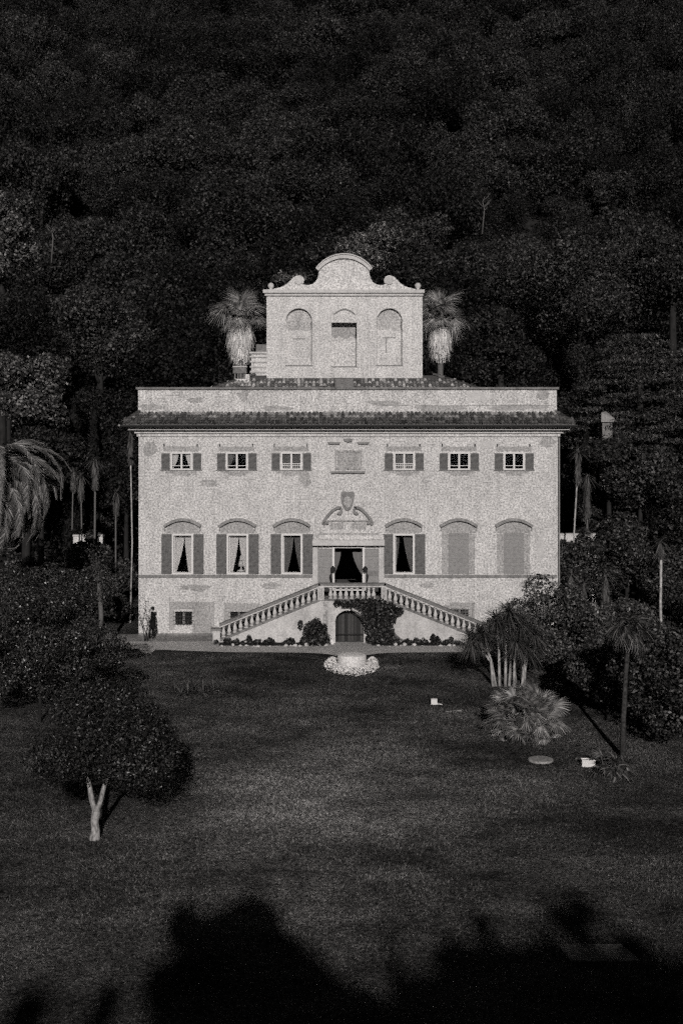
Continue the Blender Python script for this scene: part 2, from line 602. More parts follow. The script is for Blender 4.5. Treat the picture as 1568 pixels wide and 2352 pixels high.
def tile_mesh(name, w=0.105, L=0.46, taper=0.85):
    mb = MB()
    n = 6
    vs, fs = [], []
    for j, (y, r, up) in enumerate(((0, w, .028), (L, w * taper, 0.0))):
        for k in range(n + 1):
            a = PI * k / n
            vs.append((r * math.cos(a), y, r * 0.85 * math.sin(a) + up))
        for k in range(n + 1):
            a = PI * k / n
            vs.append(((r - .016) * math.cos(a), y, (r - .016) * 0.85 * math.sin(a) + up))
    m = n + 1
    for k in range(n):
        fs.append((k + 1, k, 2 * m + k, 2 * m + k + 1))
        fs.append((m + k, m + k + 1, 3 * m + k + 1, 3 * m + k))
        fs.append((k, k + 1, m + k + 1, m + k))
    return mb.add(vs, fs).mesh(name, M['tile'])


tmesh = [tile_mesh('roof_tile', 0.105 + .006 * k, 0.46) for k in range(3)]
slope = math.atan2(ZP - ZE, YP - YE)
ncol = 122
for r in range(2):
    for c in range(ncol):
        x = xle + .1 + (xre - xle - .2) * c / (ncol - 1)
        d = r * 0.38 - 0.06 + random.uniform(-.02, .02)
        o = link('roof_tile', random.choice(tmesh), deck_o, False)
        o.location = (x + random.uniform(-.012, .012), YE + d * math.cos(slope), ZE + d * math.sin(slope) + .015 + random.uniform(0, .012))
        o.rotation_euler = (slope + random.uniform(-.04, .04), 0, random.uniform(-.06, .06))


def tile_block(name, parent, spots, rot):
    """many tiles joined in one mesh: spots = positions, rot = rotation matrix"""
    base = tmesh[0]
    bv = np.array([v.co[:] for v in base.vertices]); bf = np.array([p.vertices[:] for p in base.polygons])
    V, Fc = [], []
    for i, s in enumerate(spots):
        jit = Matrix.Rotation(random.uniform(-.05, .05), 3, 'Z')
        R = np.array(rot @ jit)
        V.append(bv @ R.T + np.array(s) + rng.normal(0, .008, 3))
        Fc.append(bf + i * len(bv))
    o = link(name, mesh_np(name, np.concatenate(V), np.concatenate(Fc), M['tile']), parent)
    return tag(o, kind='stuff')


sp = []
for r in range(2, 4):
    for c in range(ncol):
        x = xle + .1 + (xre - xle - .2) * c / (ncol - 1)
        d = r * 0.38 - .06
        yy = YE + d * math.cos(slope)
        inset = (yy - YE)
        if x < xle + inset * .6 or x > xre - inset * .6 or yy + .3 > YP: continue
        sp.append((x, yy, ZE + d * math.sin(slope) + .015))
tile_block('roof_tile_courses', deck_o, sp, Matrix.Rotation(slope, 3, 'X'))
# hip ridge tiles at the two corners
for sx, xa, xb in ((1, xle, X(316)), (-1, xre, X(1281))):
    for k in range(4):
        t = (k + .2) / 4.2
        o = link('ridge_tile', tmesh[2], deck_o, False)
        dx, dy, dz = xb - xa, YP - YE, ZP - ZE
        o.location = (xa + dx * t, YE + dy * t, ZE + dz * t + .05)
        o.rotation_euler = (math.atan2(dz, math.hypot(dx, dy)), 0, math.atan2(dy, dx) - PI / 2)
        o.scale = (1.2, 1, 1.2)
gut = MB()
gut.tube([(xle - .12, YE - .1, ZE - .10), (xre + .12, YE - .1, ZE - .10)], 0.085, 8)
gut.build('gutter', M['zinc'], villa)
dp = MB()
dp.tube([(xre + .10, YE - .1, ZE - .12), (X(1318), -0.5, ZE - .25), (X(1298), -0.05, ZE - .5), (X(1285), .12, ZE - .6), (X(1285), .12, 0.2)], 0.045, 7)
dp.build('downpipe', M['pipe'], villa)
dp = MB()
dp.tube([(xle - .10, YE - .1, ZE - .10), (xle - .22, YE - .05, ZE - .06)], 0.07, 7)
dp.build('gutter_end', M['pipe'], villa)

# parapet
zpt = P(0, 889, YP).z
pm = MB()
pm.box(X(315) - .03, X(1279) + .1, YP, YP + .4, ZP - .6, zpt - .14)
pm.box(X(315) - .03, X(315) + .37, YP + .4, VD - .4, ZP - .6, zpt - .14)
pm.box(X(1279) - .3, X(1279) + .1, YP + .4, VD - .4, ZP - .6, zpt - .14)
pm.build('parapet', M['parapet'], villa)
pm = MB()
pm.box(X(309), X(1285) + .06, YP - .13, YP + .5, zpt - .14, zpt)
pm.box(X(309), X(309) + .6, YP + .5, VD - .3, zpt - .14, zpt)
pm.box(X(1285) - .54, X(1285) + .06, YP + .5, VD - .3, zpt - .14, zpt)
pm.build('parapet_cap', M['stone'], villa)

# hipped main roof behind the parapet
YT = 5.6                                                 # tower front
zr0, zr1 = 13.6, P(0, 862, YT + .4).z
r0, r1 = (-12.2, 12.2), (-5.9, 5.8)
hr = MB()
hr.add([(r0[0], YP + .42, zr0), (r0[1], YP + .42, zr0), (r1[1], YT + .4, zr1), (r1[0], YT + .4, zr1),
        (r0[0], VD - .5, zr0), (r0[1], VD - .5, zr0), (r1[1], VD - 6, zr1), (r1[0], VD - 6, zr1)],
       [(0, 1, 2, 3), (1, 5, 6, 2), (5, 4, 7, 6), (4, 0, 3, 7), (3, 2, 6, 7), (0, 4, 5, 1)])
hr_o = hr.build('main_roof', M['tile'], villa)
hs = math.atan2(zr1 - zr0, YT - YP)
sp = []
for c in range(0, 76):
    x = -9.0 + 18.0 * c / 75
    for r in range(12):
        d = r * .40
        yy = YP + .42 + d * math.cos(hs)
        zz = zr0 + d * math.sin(hs) + .02
        t = (yy - YP - .42) / (YT - YP)
        if t > 1.0 or x < r0[0] + (r1[0] - r0[0]) * t or x > r0[1] + (r1[1] - r0[1]) * t: continue
        if zz < 14.5: continue
        sp.append((x, yy, zz))
tile_block('roof_tile_courses', hr_o, sp, Matrix.Rotation(hs, 3, 'X'))
for sx, xa, xb in ((1, r0[0], r1[0]), (-1, r0[1], r1[1])):
    for k in range(8, 20):
        t = k / 20.0
        o = link('ridge_tile', tmesh[2], hr_o, False)
        dx, dy, dz = xb - xa, YT - YP, zr1 - zr0
        o.location = (xa + dx * t, YP + .42 + dy * t, zr0 + dz * t + .04)
        o.rotation_euler = (math.atan2(dz, math.hypot(dx, dy)), 0, math.atan2(dy, dx) - PI / 2)
        o.scale = (1.25, 1.05, 1.25)
p0 = P(769, 886, 3.2); p1 = P(811, 868, 3.2)
hm = MB(); hm.box(p0.x, p1.x, 3.2, 3.9, p0.z - .6, p1.z)
hm.build('roof_hatch', M['stone'], villa)
hm = MB(); hm.box(p0.x - .05, p1.x + .05, 3.12, 3.95, p1.z + .002, p1.z + .08)
hm.build('roof_hatch_lid', M['pale_stone'], villa)

# tower
def T(px, py):
    p = P(px, py, YT)
    return p.x, p.z


tx0, _ = T(612, 0); tx1, _ = T(970, 0)
_, tz1 = T(0, 672)
tz0 = zr0
NICHE = [(656, 716.5, 707.5, 838.5), (865, 923.5, 707.5, 838.5)]
CN = (761, 819, 740.5, 841)
th = []
for a, b, t, bt in NICHE + [CN]:
    xa, zt = T(a, t); xb, zb = T(b, bt)
    th.append((xa, xb, zb, zt))
tw = wall_with_holes(tx0, tx1, tz0, tz1, th, YT, 0.73)
for i, (xa, xb, zb, zt) in enumerate(th):
    dep = 0.30 if i < 2 else 0.72
    tw.add([(xa, YT + dep, zb), (xb, YT + dep, zb), (xb, YT + dep, zt), (xa, YT + dep, zt)], [(0, 1, 2, 3)])
    if i < 2:                                            # arched head: fill the two spandrels
        cx, r = (xa + xb) / 2, (xb - xa) / 2
        zs = zt - r
        for s in (-1, 1):
            arc = [(cx + s * r * math.cos(q), zs + r * math.sin(q)) for q in np.linspace(0, PI / 2, 9)]
            tw.prism([(cx + s * r, zt)] + arc, YT, YT + dep - .004)
tw.add([(tx0, YT, tz0), (tx0, YT + 6, tz0), (tx0, YT + 6, tz1), (tx0, YT, tz1), (tx1, YT, tz0), (tx1, YT + 6, tz0), (tx1, YT + 6, tz1), (tx1, YT, tz1)],
       [(0, 3, 2, 1), (4, 5, 6, 7), (1, 2, 6, 5), (3, 7, 6, 2)])
tw.build('tower_wall', M['stucco_bright'], villa)
a0, b0 = T(604, 673); a1, b1 = T(974, 666)
cm = MB()
cm.box(a0, a1, YT - .28, YT + 6.2, b0 + .004, b1 + .02)
cm.build('tower_cornice', M['trim'], villa)
a0, b2 = T(608, 679); a1, _ = T(971, 0)
cm = MB()
cm.box(a0, a1, YT - .14, YT - .003, b2, b0)
cm.build('tower_cornice_moulding', M['trim'], villa)


# scrolled gable: outline read off the photo (zoomed units), mirrored about its axis
def Q(u, v):
    return T((600 + u / 3.136) * .9406, (580 + v / 3.136) * .9406)


half = [(205, 409), (205, 393), (240, 384), (285, 372), (320, 348), (345, 322), (368, 300), (392, 289), (415, 288), (435, 298), (446, 318), (444, 338), (432, 352),
        (450, 360), (480, 362), (510, 354), (532, 338), (548, 312), (556, 285), (561, 258), (566, 250)]
arc = []
for k in range(0, 13):                                    # segmental top between x 566 and 938
    u = 566 + (752 - 566) * k / 12
    R = 250.0
    cyy = 158 + R
    arc.append((u, cyy - math.sqrt(R * R - (752 - u) ** 2)))
left = half + arc
full = left + [(1504 - u, v) for u, v in left[::-1][1:]]
gm = MB()
gpts = [Q(u, v) for u, v in full]
# build as vertical slices so the concave outline stays clean
slices_l = sorted(set([round(u, 1) for u, v in full]))
gm.prism(gpts, YT + .02, YT + .5)
gable = gm.build('gable', M['stucco_bright'], villa)
hood = []
for k in range(0, 25):
    u = 545 + (959 - 545) * k / 24
    R = 265.0
    hood.append(Q(u, 143 + R - math.sqrt(R * R - (752 - u) ** 2)))
hm = MB(); hm.band(hood, 0.26, YT - .16, YT + .55)
hm.build('gable_moulding', M['trim'], villa)
hm = MB(); hm.band([(x, z + .15) for x, z in hood], 0.07, YT - .24, YT + .6)
hm.build('gable_moulding', M['trim'], villa)
for u in (405, 1099):                                     # volute bosses
    x, z = Q(u, 326)
    vm = MB()
    pts = [(x + .26 * math.cos(q), z + .26 * math.sin(q)) for q in np.linspace(0, 2 * PI, 17)[:-1]]
    vm.prism(pts, YT - .06, YT + .015)
    vm.build('volute', M['trim'], villa)
for u in (192, 1318):
    x, z = Q(u, 372)
    _, zb = Q(u, 406)
    fm = MB()
    fm.lathe([(.12, 0), (.12, .08), (.07, .12), (.17, .22), (.21, .34), (.17, .46), (.06, .54)], (x, YT + .1, zb - .01), 12)
    fm.build('finial', M['trim'], villa, True)
# faint arch over the middle niche and old slots
fm = MB()
fm.band([Q(u, 548 + ((u - 755) / 80.0) ** 2 * 40) for u in range(676, 838, 12)], .08, YT - .06, YT + .001)
fm.build('niche_hood', M['relief'], villa)
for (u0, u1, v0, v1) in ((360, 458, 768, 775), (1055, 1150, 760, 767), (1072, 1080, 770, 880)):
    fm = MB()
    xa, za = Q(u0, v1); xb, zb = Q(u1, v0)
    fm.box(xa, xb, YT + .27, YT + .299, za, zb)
    fm.build('wall_crack', M['crack_shade'], villa)
fm = MB()
for i, (xa, xb, zb, zt) in enumerate(th):
    fm.box(xa - .03, xb + .03, YT - .05, YT + (.28 if i < 2 else .7), zb - .05, zb + .004)
fm.build('niche_sill', M['relief'], villa)

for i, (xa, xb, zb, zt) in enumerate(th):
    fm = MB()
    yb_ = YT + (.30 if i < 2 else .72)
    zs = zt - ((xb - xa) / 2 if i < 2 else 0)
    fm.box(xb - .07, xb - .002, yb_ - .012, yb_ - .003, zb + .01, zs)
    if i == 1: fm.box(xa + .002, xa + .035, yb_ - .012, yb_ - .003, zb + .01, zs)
    fm.build('niche_edge_shade', M['crack_shade'], villa)  # jamb shade painted as dark strips along the niche edges
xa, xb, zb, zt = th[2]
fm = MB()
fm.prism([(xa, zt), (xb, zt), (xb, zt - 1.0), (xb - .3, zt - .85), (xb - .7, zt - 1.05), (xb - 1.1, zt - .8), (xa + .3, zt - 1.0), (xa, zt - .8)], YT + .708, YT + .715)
fm.build('niche_top_panel', M['stain'], villa)  # darker ragged-edged panel across the top of the middle niche
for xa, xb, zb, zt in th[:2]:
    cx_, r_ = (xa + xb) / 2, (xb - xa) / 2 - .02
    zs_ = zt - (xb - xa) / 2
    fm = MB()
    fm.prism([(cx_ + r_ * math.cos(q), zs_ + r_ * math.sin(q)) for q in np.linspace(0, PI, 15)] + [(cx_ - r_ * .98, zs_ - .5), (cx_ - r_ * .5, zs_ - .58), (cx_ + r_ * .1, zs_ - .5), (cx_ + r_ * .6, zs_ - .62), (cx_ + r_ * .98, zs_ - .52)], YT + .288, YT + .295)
    fm.build('niche_top_panel', M['niche_darker'], villa)  # darker panel filling the arched head of each side niche

# chimneys beside the tower
c0 = P(577, 868, YT + .6); c1 = P(611, 812, YT + .6)
cm = MB()
cm.box(c0.x, c1.x + .3, YT + .6, YT + 1.7, c0.z - .8, c1.z)
ch = cm.build('chimney', M['stucco_bright'], villa)
cm = MB()
for k in range(4):
    zz = c1.z - .25 - .33 * k
    cm.box(c0.x - .09, c1.x + .2, YT + .52, YT + 1.78, zz, zz + .11)
cm.build('chimney_band', M['trim'], ch)
cm = MB()
cm.box(c0.x - .14, c1.x + .2, YT + .45, YT + 1.85, c1.z + .003, c1.z + .12)
cm.build('chimney_cap', M['trim'], ch)
cm = MB()
cm.box(c0.x + .3, c1.x + .2, YT + .8, YT + 1.5, c1.z + .125, c1.z + .62)
cm.build('chimney_pot', M['stone'], ch)
c0 = P(538, 886, 5.0); c1 = P(573, 850, 5.0)
cm = MB()
cm.box(c0.x, c1.x - .28, 5.0, 5.8, c0.z - 1.0, c0.z + .45)
cm.box(c1.x - .28, c1.x, 5.0, 5.8, c0.z - 1.0, c0.z + .75)
ch = cm.build('chimney', M['stucco_bright'], villa)
cm = MB()
for k in range(4):
    xx = c0.x + (c1.x - .38 - c0.x) * k / 3
    cm.box(xx, xx + .08, 5.02, 5.78, c0.z + .453, c0.z + .8)
cm.build('chimney_vent', M['stone'], ch)
cm = MB()
cm.box(c0.x - .08, c1.x - .2, 4.95, 5.85, c0.z + .803, c0.z + 1.2)
cm.build('chimney_cap', M['stone'], ch)
cm = MB()
cm.box(c0.x - .1, c1.x - .18, 4.9, 5.9, c0.z + 1.203, c0.z + 1.28)
cm.build('chimney_slab', M['trim'], ch)


# --- windows -------------------------------------------------------------
def rect_frame(mb, x0, x1, z0, z1, w, y0, y1):
    mb.box(x0, x1, y0, y1, z1 - w, z1); mb.box(x0, x1, y0, y1, z0, z0 + w)
    mb.box(x0, x0 + w, y0, y1, z0 + w, z1 - w); mb.box(x1 - w, x1, y0, y1, z0 + w, z1 - w)


def curtain(x0, x1a, x1b, z0, z1, y, mat, parent):
    """hangs from x0..x1a at the top to x0..x1b at the bottom"""
    nu, nv = 15, 9
    v, f = [], []
    for j in range(nv):
        t = j / (nv - 1)
        s = t ** 1.5
        xe = x1a + (x1b - x1a) * s
        for i in range(nu):
            u = i / (nu - 1)
            v.append((x0 + (xe - x0) * u, y + .035 * math.sin(u * 17 + 1.2 * math.sin(t * 3)), z1 + (z0 - z1) * t))
    for j in range(nv - 1):
        for i in range(nu - 1):
            f.append((j * nu + i, (j + 1) * nu + i, (j + 1) * nu + i + 1, j * nu + i + 1))
    return link('curtain', mesh_np('curtain', v, f, mat, True), parent)


def pane(x0, x1, z0, z1, y, parent):
    mb = MB(); mb.box(x0, x1, y, y + .006, z0, z1)
    return mb.build('pane', M['glass'], parent)


def upper_window(i, a, b):
    x0, x1, z0, z1 = X(a), X(b), Z(1079), Z(1038.5)
    mb = MB(); rect_frame(mb, x0, x1, z0, z1, .085, -.03, .06)
    w = mb.build('window', M['white'], villa)
    cx = (x0 + x1) / 2
    mb = MB(); mb.box(cx - .055, cx + .055, .0, .05, z0 + .087, z1 - .087)
    mb.build('mullion', M['white'], w)
    for s in (0, 1):
        xa, xb = (x0 + .09, cx - .06) if s == 0 else (cx + .06, x1 - .09)
        pane(xa, xb, z0 + .09, z1 - .09, .03, w)
        mb = MB(); mb.box(xa, xb, .01, .024, z0 + .24, z0 + .275); mb.build('glazing_bar', M['white'], w)
    zt, zb = z1 - .12, z0 + .1
    if i == 0:
        curtain(x0 + .09, cx - .18, x0 + .16, zb, zt, .15, M['curtain_white'], w); curtain(x1 - .09, cx + .24, x1 - .14, zb, zt, .15, M['curtain_white'], w)
    elif i == 1:
        curtain(x0 + .09, cx - .15, x0 + .14, zb, zt, .15, M['curtain_grey'], w)
    elif i in (2, 3):
        curtain(x0 + .09, cx - .02, cx - .05, zb, zt, .15, M['curtain_grey'], w); curtain(x1 - .09, cx + .02, cx + .05, zb, zt, .15, M['curtain_grey'], w)
        mb = MB()
        for k in range(9):
            xx = x0 + .12 + (x1 - x0 - .24) * k / 8
            mb.box(xx - .012, xx + .012, -.06, -.035, z0 + .02, z0 + .36)
        mb.box(x0 + .05, x1 - .05, -.06, -.034, z0 + .36, z0 + .40)
        mb.build('window_guard', M['white'], w)
    mb = MB(); mb.box(x0 - .62, x1 + .62, -.05, -.004, z0 - .05, z0 - .012)
    mb.build('window_sill', M['string'], villa)


def shutter_mesh(w, h, mat, name='shutter'):
    mb = MB()
    rect_frame(mb, 0, w, 0, h, .055, -.05, -.012)
    n = max(6, int(h / .085))
    for k in range(n):
        z = .055 + (h - .11) * (k + .5) / n
        d = (h - .11) / n
        mb.add([(.055, -.046, z - d * .5), (w - .055, -.046, z - d * .5), (w - .055, -.018, z + d * .5), (.055, -.018, z + d * .5)], [(0, 1, 2, 3)])
    mb.add([(.05, -.014, .05), (w - .05, -.014, .05), (w - .05, -.014, h - .05), (.05, -.014, h - .05)], [(0, 1, 2, 3)])
    return mb.mesh(name, mat)


sh_up = shutter_mesh(.50, 1.02, M['shutter'])
sh_main = shutter_mesh(.62, 2.42, M['shutter'])
for i, (a, b) in enumerate(UP):
    upper_window(i, a, b)
    for s in (0, 1):
        o = link('shutter', sh_up, villa, False)
        o.location = (X(a) - .56 if s == 0 else X(b) + .06, 0, Z(1079) - .01)
    for xx in (X(a) - .40, X(b) + .32):
        mb = MB(); mb.box(xx - .035, xx + .035, -.10, -.003, Z(1024), Z(1019)); mb.build('hook', M['iron'], villa)

for i, (a, b) in enumerate(MAIN):
    x0, x1, z0, z1 = X(a), X(b), Z(1319), Z(1226)
    mb = MB(); rect_frame(mb, x0, x1, z0, z1, .10, -.035, .30)
    w = mb.build('window', M['white'], villa)
    cx = (x0 + x1) / 2
    pane(x0 + .1, cx, z0 + .1, z1 - .1, .28, w); pane(cx + .004, x1 - .1, z0 + .1, z1 - .1, .283, w)
    mb = MB(); mb.box(x0 + .13, x0 + .17, .2, .26, z0 + .1, z1 - .1); mb.build('casement', M['white'], w)
    mt = M['curtain_white'] if i < 2 else M['curtain_grey']
    lt, lb_, rt, rb__ = [(.57, .12, .59, .80), (.54, .22, .56, .92), (.60, .25, .63, .97), (.28, .04, .50, .93)][i]
    zt, xw0, xw1 = z1 - .14, x0 + .1, x1 - .1
    ww = xw1 - xw0
    curtain(xw0, xw0 + ww * lt, xw0 + ww * lb_, z0 + .1, zt, .40, mt, w)
    curtain(xw1, xw0 + ww * rt, xw0 + ww * rb__, z0 + .1, zt, .40, mt, w)
    for s in (0, 1):
        o = link('shutter', sh_main, villa, False)
        o.location = (x0 - .64 if s == 0 else x1 + .03, 0, z0 + .01)

# the two blind windows at the right, painted shut
for a, b in ((1030, 1076.5), (1157, 1203)):
    x0, x1 = X(a), X(b)
    mb = MB(); mb.box(X(a - 16), X(b + 14), -.006, -.002, Z(1319), Z(1226))
    mb.build('blind_panel', M['stain'], villa)
    wmesh = shutter_mesh((x1 - x0) / 2 - .004, Z(1224) - Z(1319) - .02, M['shutter_pale'], 'closed_shutter')
    for s in (0, 1):
        o = link('closed_shutter', wmesh, villa, False)
        o.location = (x0 + s * (x1 - x0) / 2, -.004, Z(1319) + .01)

# arched hoods over the main-floor openings
for a, b in MAIN + [(1030, 1076.5), (1157, 1203)]:
    cx = (a + b) / 2
    xw = 42
    mb = MB()
    pts = []
    for k in range(15):
        u = -1 + 2 * k / 14
        pts.append((X(cx + u * xw), Z(1193 + 15 * u * u)))
    mb.band(pts, .16, -.24, -.003)
    mb.box(X(cx - xw) - .0, X(cx - xw) + .09, -.10, -.003, Z(1219), Z(1210)); mb.box(X(cx + xw) - .09, X(cx + xw), -.10, -.003, Z(1219), Z(1210))
    mb.build('window_hood', M['hood'], villa)
    mb = MB()
    mb.prism([(X(cx + xw - 3), Z(1225)), (X(cx - xw + 3), Z(1225))] + [(x, z - .08) for x, z in pts[1:-1]], -.006, -.002)
    mb.build('arch_panel', M['stain'], villa)

# faded plaster panels round the small windows
def patch(rects, mat, name='plaster_panel'):
    mb = MB()
    for a, b, t, bt in rects:
        mb.box(X(a), X(b), -.0055, -.002, Z(bt), Z(t))
    return mb.build(name, mat, villa)


for a, b in UP:
    patch([(a - 18, b + 16, 1025, 1036)], M['stain'])
    patch([(a - 12, b + 10, 1082, 1087), (a + 4, b - 4, 1087.2, 1092)], M['stain'])
patch([(388, 492, 1382, 1400), (388, 401, 1400.2, 1447), (442, 492, 1400.2, 1462)], M['stain'])
patch([(514, 528, 1386, 1440), (528.2, 596, 1386, 1403)], M['stain'])
patch([(1020, 1032, 1390, 1440), (1032.2, 1090, 1384, 1396.5), (1077, 1090, 1396.8, 1440)], M['stain'])
patch([(1143, 1205, 1388, 1440)], M['stain'])

# cellar windows with iron grilles
for a, b in CELL + [(1034, 1076)]:
    t, bt = (1405, 1436) if a < 1000 else (1398, 1419)
    mb = MB()
    n = 6
    for k in range(1, n):
        xx = X(a) + (X(b) - X(a)) * k / n
        mb.box(xx - .014, xx + .014, -.03, -.01, Z(bt) - .04, Z(t) + .04)
    for k in range(4):
        zz = Z(bt) + (Z(t) - Z(bt)) * (k + .3) / 3.6
        mb.box(X(a) - .1, X(b) + .1, -.05, -.032, zz - .014, zz + .014)
    g = mb.build('window_grille', M['iron'] if a < 1000 else M['string'], villa)
    cx = (a + b) / 2
    mb = MB(); mb.box(X(cx) - .05, X(cx) + .05, .05, .12, Z(bt), Z(t)); mb.build('mullion', M['stain'], villa)
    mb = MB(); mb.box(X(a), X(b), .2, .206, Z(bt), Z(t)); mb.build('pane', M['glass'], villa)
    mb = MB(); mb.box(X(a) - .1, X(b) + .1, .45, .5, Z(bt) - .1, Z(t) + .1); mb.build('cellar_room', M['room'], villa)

pr = np.random.default_rng(77)
for px, py, w, h, mt in ((345, 935, 30, 10, 'stain'), (560, 905, 14, 16, 'stain'), (640, 938, 50, 7, 'stain'), (1010, 938, 60, 9, 'stain'), (1100, 912, 40, 14, 'trim'), (1180, 935, 70, 8, 'stain'), (1245, 906, 18, 12, 'stain'),
                         (880, 925, 40, 7, 'stain'), (450, 918, 20, 8, 'stain')):
    mb = MB(); n = 11; p_ = P(px, py, YP)
    sc_ = 3000 / 79.6
    mb.prism([(p_.x + w / sc_ * math.cos(q) * pr.uniform(.6, 1.2), p_.z + h / sc_ * math.sin(q) * pr.uniform(.5, 1.2)) for q in np.linspace(0, 2 * PI, n + 1)[:-1]], YP - .008, YP - .002)
    mb.build('plaster_patch', M[mt], villa)
for px, py, w, h, mt in ((1120, 1020, 34, 9, 'trim'), (780, 1012, 26, 5, 'trim'), (345, 1030, 18, 20, 'stain'), (480, 1110, 26, 12, 'stain'), (700, 1100, 16, 22, 'stain'), (1240, 1260, 9, 44, 'trim'), (620, 1345, 26, 9, 'stain'), (450, 1350, 40, 8, 'stain'),
                         (1210, 1345, 30, 8, 'stain'), (345, 1440, 10, 20, 'stain'), (980, 1345, 22, 7, 'stain'), (1255, 1015, 20, 14, 'stain')):
    mb = MB(); n = 12
    mb.prism([(X(px + w * math.cos(q) * pr.uniform(.6, 1.2)), Z(py + h * math.sin(q) * pr.uniform(.5, 1.2))) for q in np.linspace(0, 2 * PI, n + 1)[:-1]], -.0085, -.0015)
    mb.build('plaster_patch', M[mt], villa)
mb = MB(); mb.band([P(px, py, YP).xz for px, py in ((880, 931), (950, 930), (1020, 932), (1100, 931), (1180, 932), (1270, 931))], .035, YP - .012, YP - .004); mb.build('parapet_crack', M['crack_shade'], villa)

# coat of arms, scrolls and tablet over the door
mb = MB()
shield = [(783, 1131), (789, 1128), (800, 1130), (810, 1128), (814, 1133), (813, 1146), (809, 1160), (803, 1170), (798, 1173), (792, 1169), (786, 1158), (782, 1144)]
mb.prism([(X(a), Z(b)) for a, b in shield], -.12, -.003)
arms = mb.build('coat_of_arms', M['relief'], villa)
mb = MB()
mb.prism([(X(798 + 9 * math.cos(q)), Z(1152 + 14 * math.sin(q))) for q in np.linspace(0, 2 * PI, 15)[:-1]], -.17, -.123)
mb.build('boss', M['stain'], arms)
mb = MB(); mb.band([(X(787), Z(1136)), (X(793), Z(1139)), (X(798), Z(1137)), (X(804), Z(1139)), (X(810), Z(1136))], .09, -.17, -.123)
mb.build('crown_band', M['relief'], arms)
for s in (-1, 1):
    pts = []
    for k in range(14):                                   # long arm of the scroll
        t = k / 13
        pts.append((798.5 + s * (57 - 42 * t ** 1.1), 1200 - 36 * math.sin(t * PI / 2) ** 1.0 + (0 if t < .8 else (t - .8) * 5)))
    for k in range(1, 10):                                # inner curl
        q = k / 9 * PI * 1.25
        pts.append((798.5 + s * (19.5 - 5.0 * math.sin(q) + 0), 1171 - 7 * math.cos(q) + 1))
    start = [(798.5 + s * (50 + 4 * math.cos(q)), 1203 + 4 * math.sin(q)) for q in np.linspace(-PI, 0, 6)]
    mb = MB()
    pp = [(X(a), Z(b)) for a, b in start + pts]
    mb.band(pp if s < 0 else pp, .15, -.20, -.003)
    mb.build('scroll', M['relief'], villa)
mb = MB(); mb.box(X(748), X(851), -.12, -.003, Z(1197.5), Z(1194)); mb.build('scroll_shelf', M['stain'], villa)
patch([(757, 789, 1201, 1216), (806, 840, 1201, 1216)], M['stain'], 'tablet')
patch([(733, 871, 1224, 1234)], M['stain'], 'tablet')
# blind window above the arms
patch([(774, 825, 1037, 1078)], M['stain'], 'blind_window')
mb = MB(); rect_frame(mb, X(769), X(831), Z(1079), Z(1034), .10, -.05, -.003); mb.build('blind_window_frame', M['stain'], villa)
mb = MB(); mb.box(X(797.5), X(800), -.05, -.006, Z(1078), Z(1037)); mb.box(X(774), X(825), -.045, -.006, Z(1058), Z(1056)); mb.build('blind_window_bar', M['stain'], villa)
mb = MB(); mb.box(X(760), X(838), -.16, -.003, Z(1086.5), Z(1082)); mb.build('window_ledge', M['relief'], villa)
for a, b in ((752, 782), (820, 848)):
    mb = MB(); mb.prism([(X(a), Z(1015)), (X(b), Z(1015)), (X(b - 3), Z(1020)), (X(a + 3), Z(1020))], -.12, -.003); mb.build('cornice_fragment', M['relief'], villa)
mb = MB(); mb.prism([(X(789), Z(1007)), (X(810), Z(1007)), (X(808), Z(1013)), (X(799), Z(1015)), (X(790), Z(1012))], -.14, -.003); mb.build('keystone', M['relief'], villa)

# door: lintel, jambs, louvred leaves folded back, curtains
mb = MB(); mb.box(X(717), X(882), -.45, -.003, Z(1251.5), Z(1239)); mb.build('door_lintel', M['trim'], villa)
mb = MB(); mb.box(X(719), X(881), -.10, -.004, Z(1237) - .05, Z(1229)); mb.build('door_frieze', M['stucco'], villa)
for a, b in ((718, 729), (871, 881.5)):
    mb = MB(); mb.box(X(a), X(b), -.07, -.003, 2.4, Z(1252)); mb.build('door_pilaster', M['trim'], villa)
dl = shutter_mesh(.93, Z(1260) - 2.5, M['shutter_pale'], 'door_leaf')
for a in (729.6, 834.8):
    o = link('door_leaf', dl, villa, False)
    o.location = (X(a), -.01, 2.5)
mb = MB(); mb.box(X(837), X(869), -.075, -.063, Z(1322), Z(1311)); mb.box(X(852.5), X(854), -.078, -.0755, Z(1322), Z(1311)); mb.build('letter_plate', M['string'], villa)
mb = MB()
mb.box(X(763), X(768), -.09, .3, 2.5, Z(1255)); mb.box(X(832), X(837), -.09, .3, 2.5, Z(1255)); mb.box(X(768) + .002, X(832) - .002, -.05, .3, Z(1258.5), Z(1256.5))
mb.build('door_frame', M['white'], villa)
cx = (DOOR[0] + DOOR[1]) / 2
cgrp = empty('door_curtain_pair', (0, .6, 0), 'pair of grey curtains tied back in the dark front doorway', 'curtains')
curtain(DOOR[0] + .04, cx - .45, DOOR[0] + .06, Z(1318), DOOR[3] - .3, .5, M['curtain_grey'], cgrp)
curtain(DOOR[1] - .04, cx + .25, DOOR[1] - .06, Z(1322), DOOR[3] - .3, .5, M['curtain_grey'], cgrp)

# ------------------------------------------------------------------ the double staircase
YS = -2.7
def S(px, py):
    p = P(px, py, YS)
    return p.x, p.z


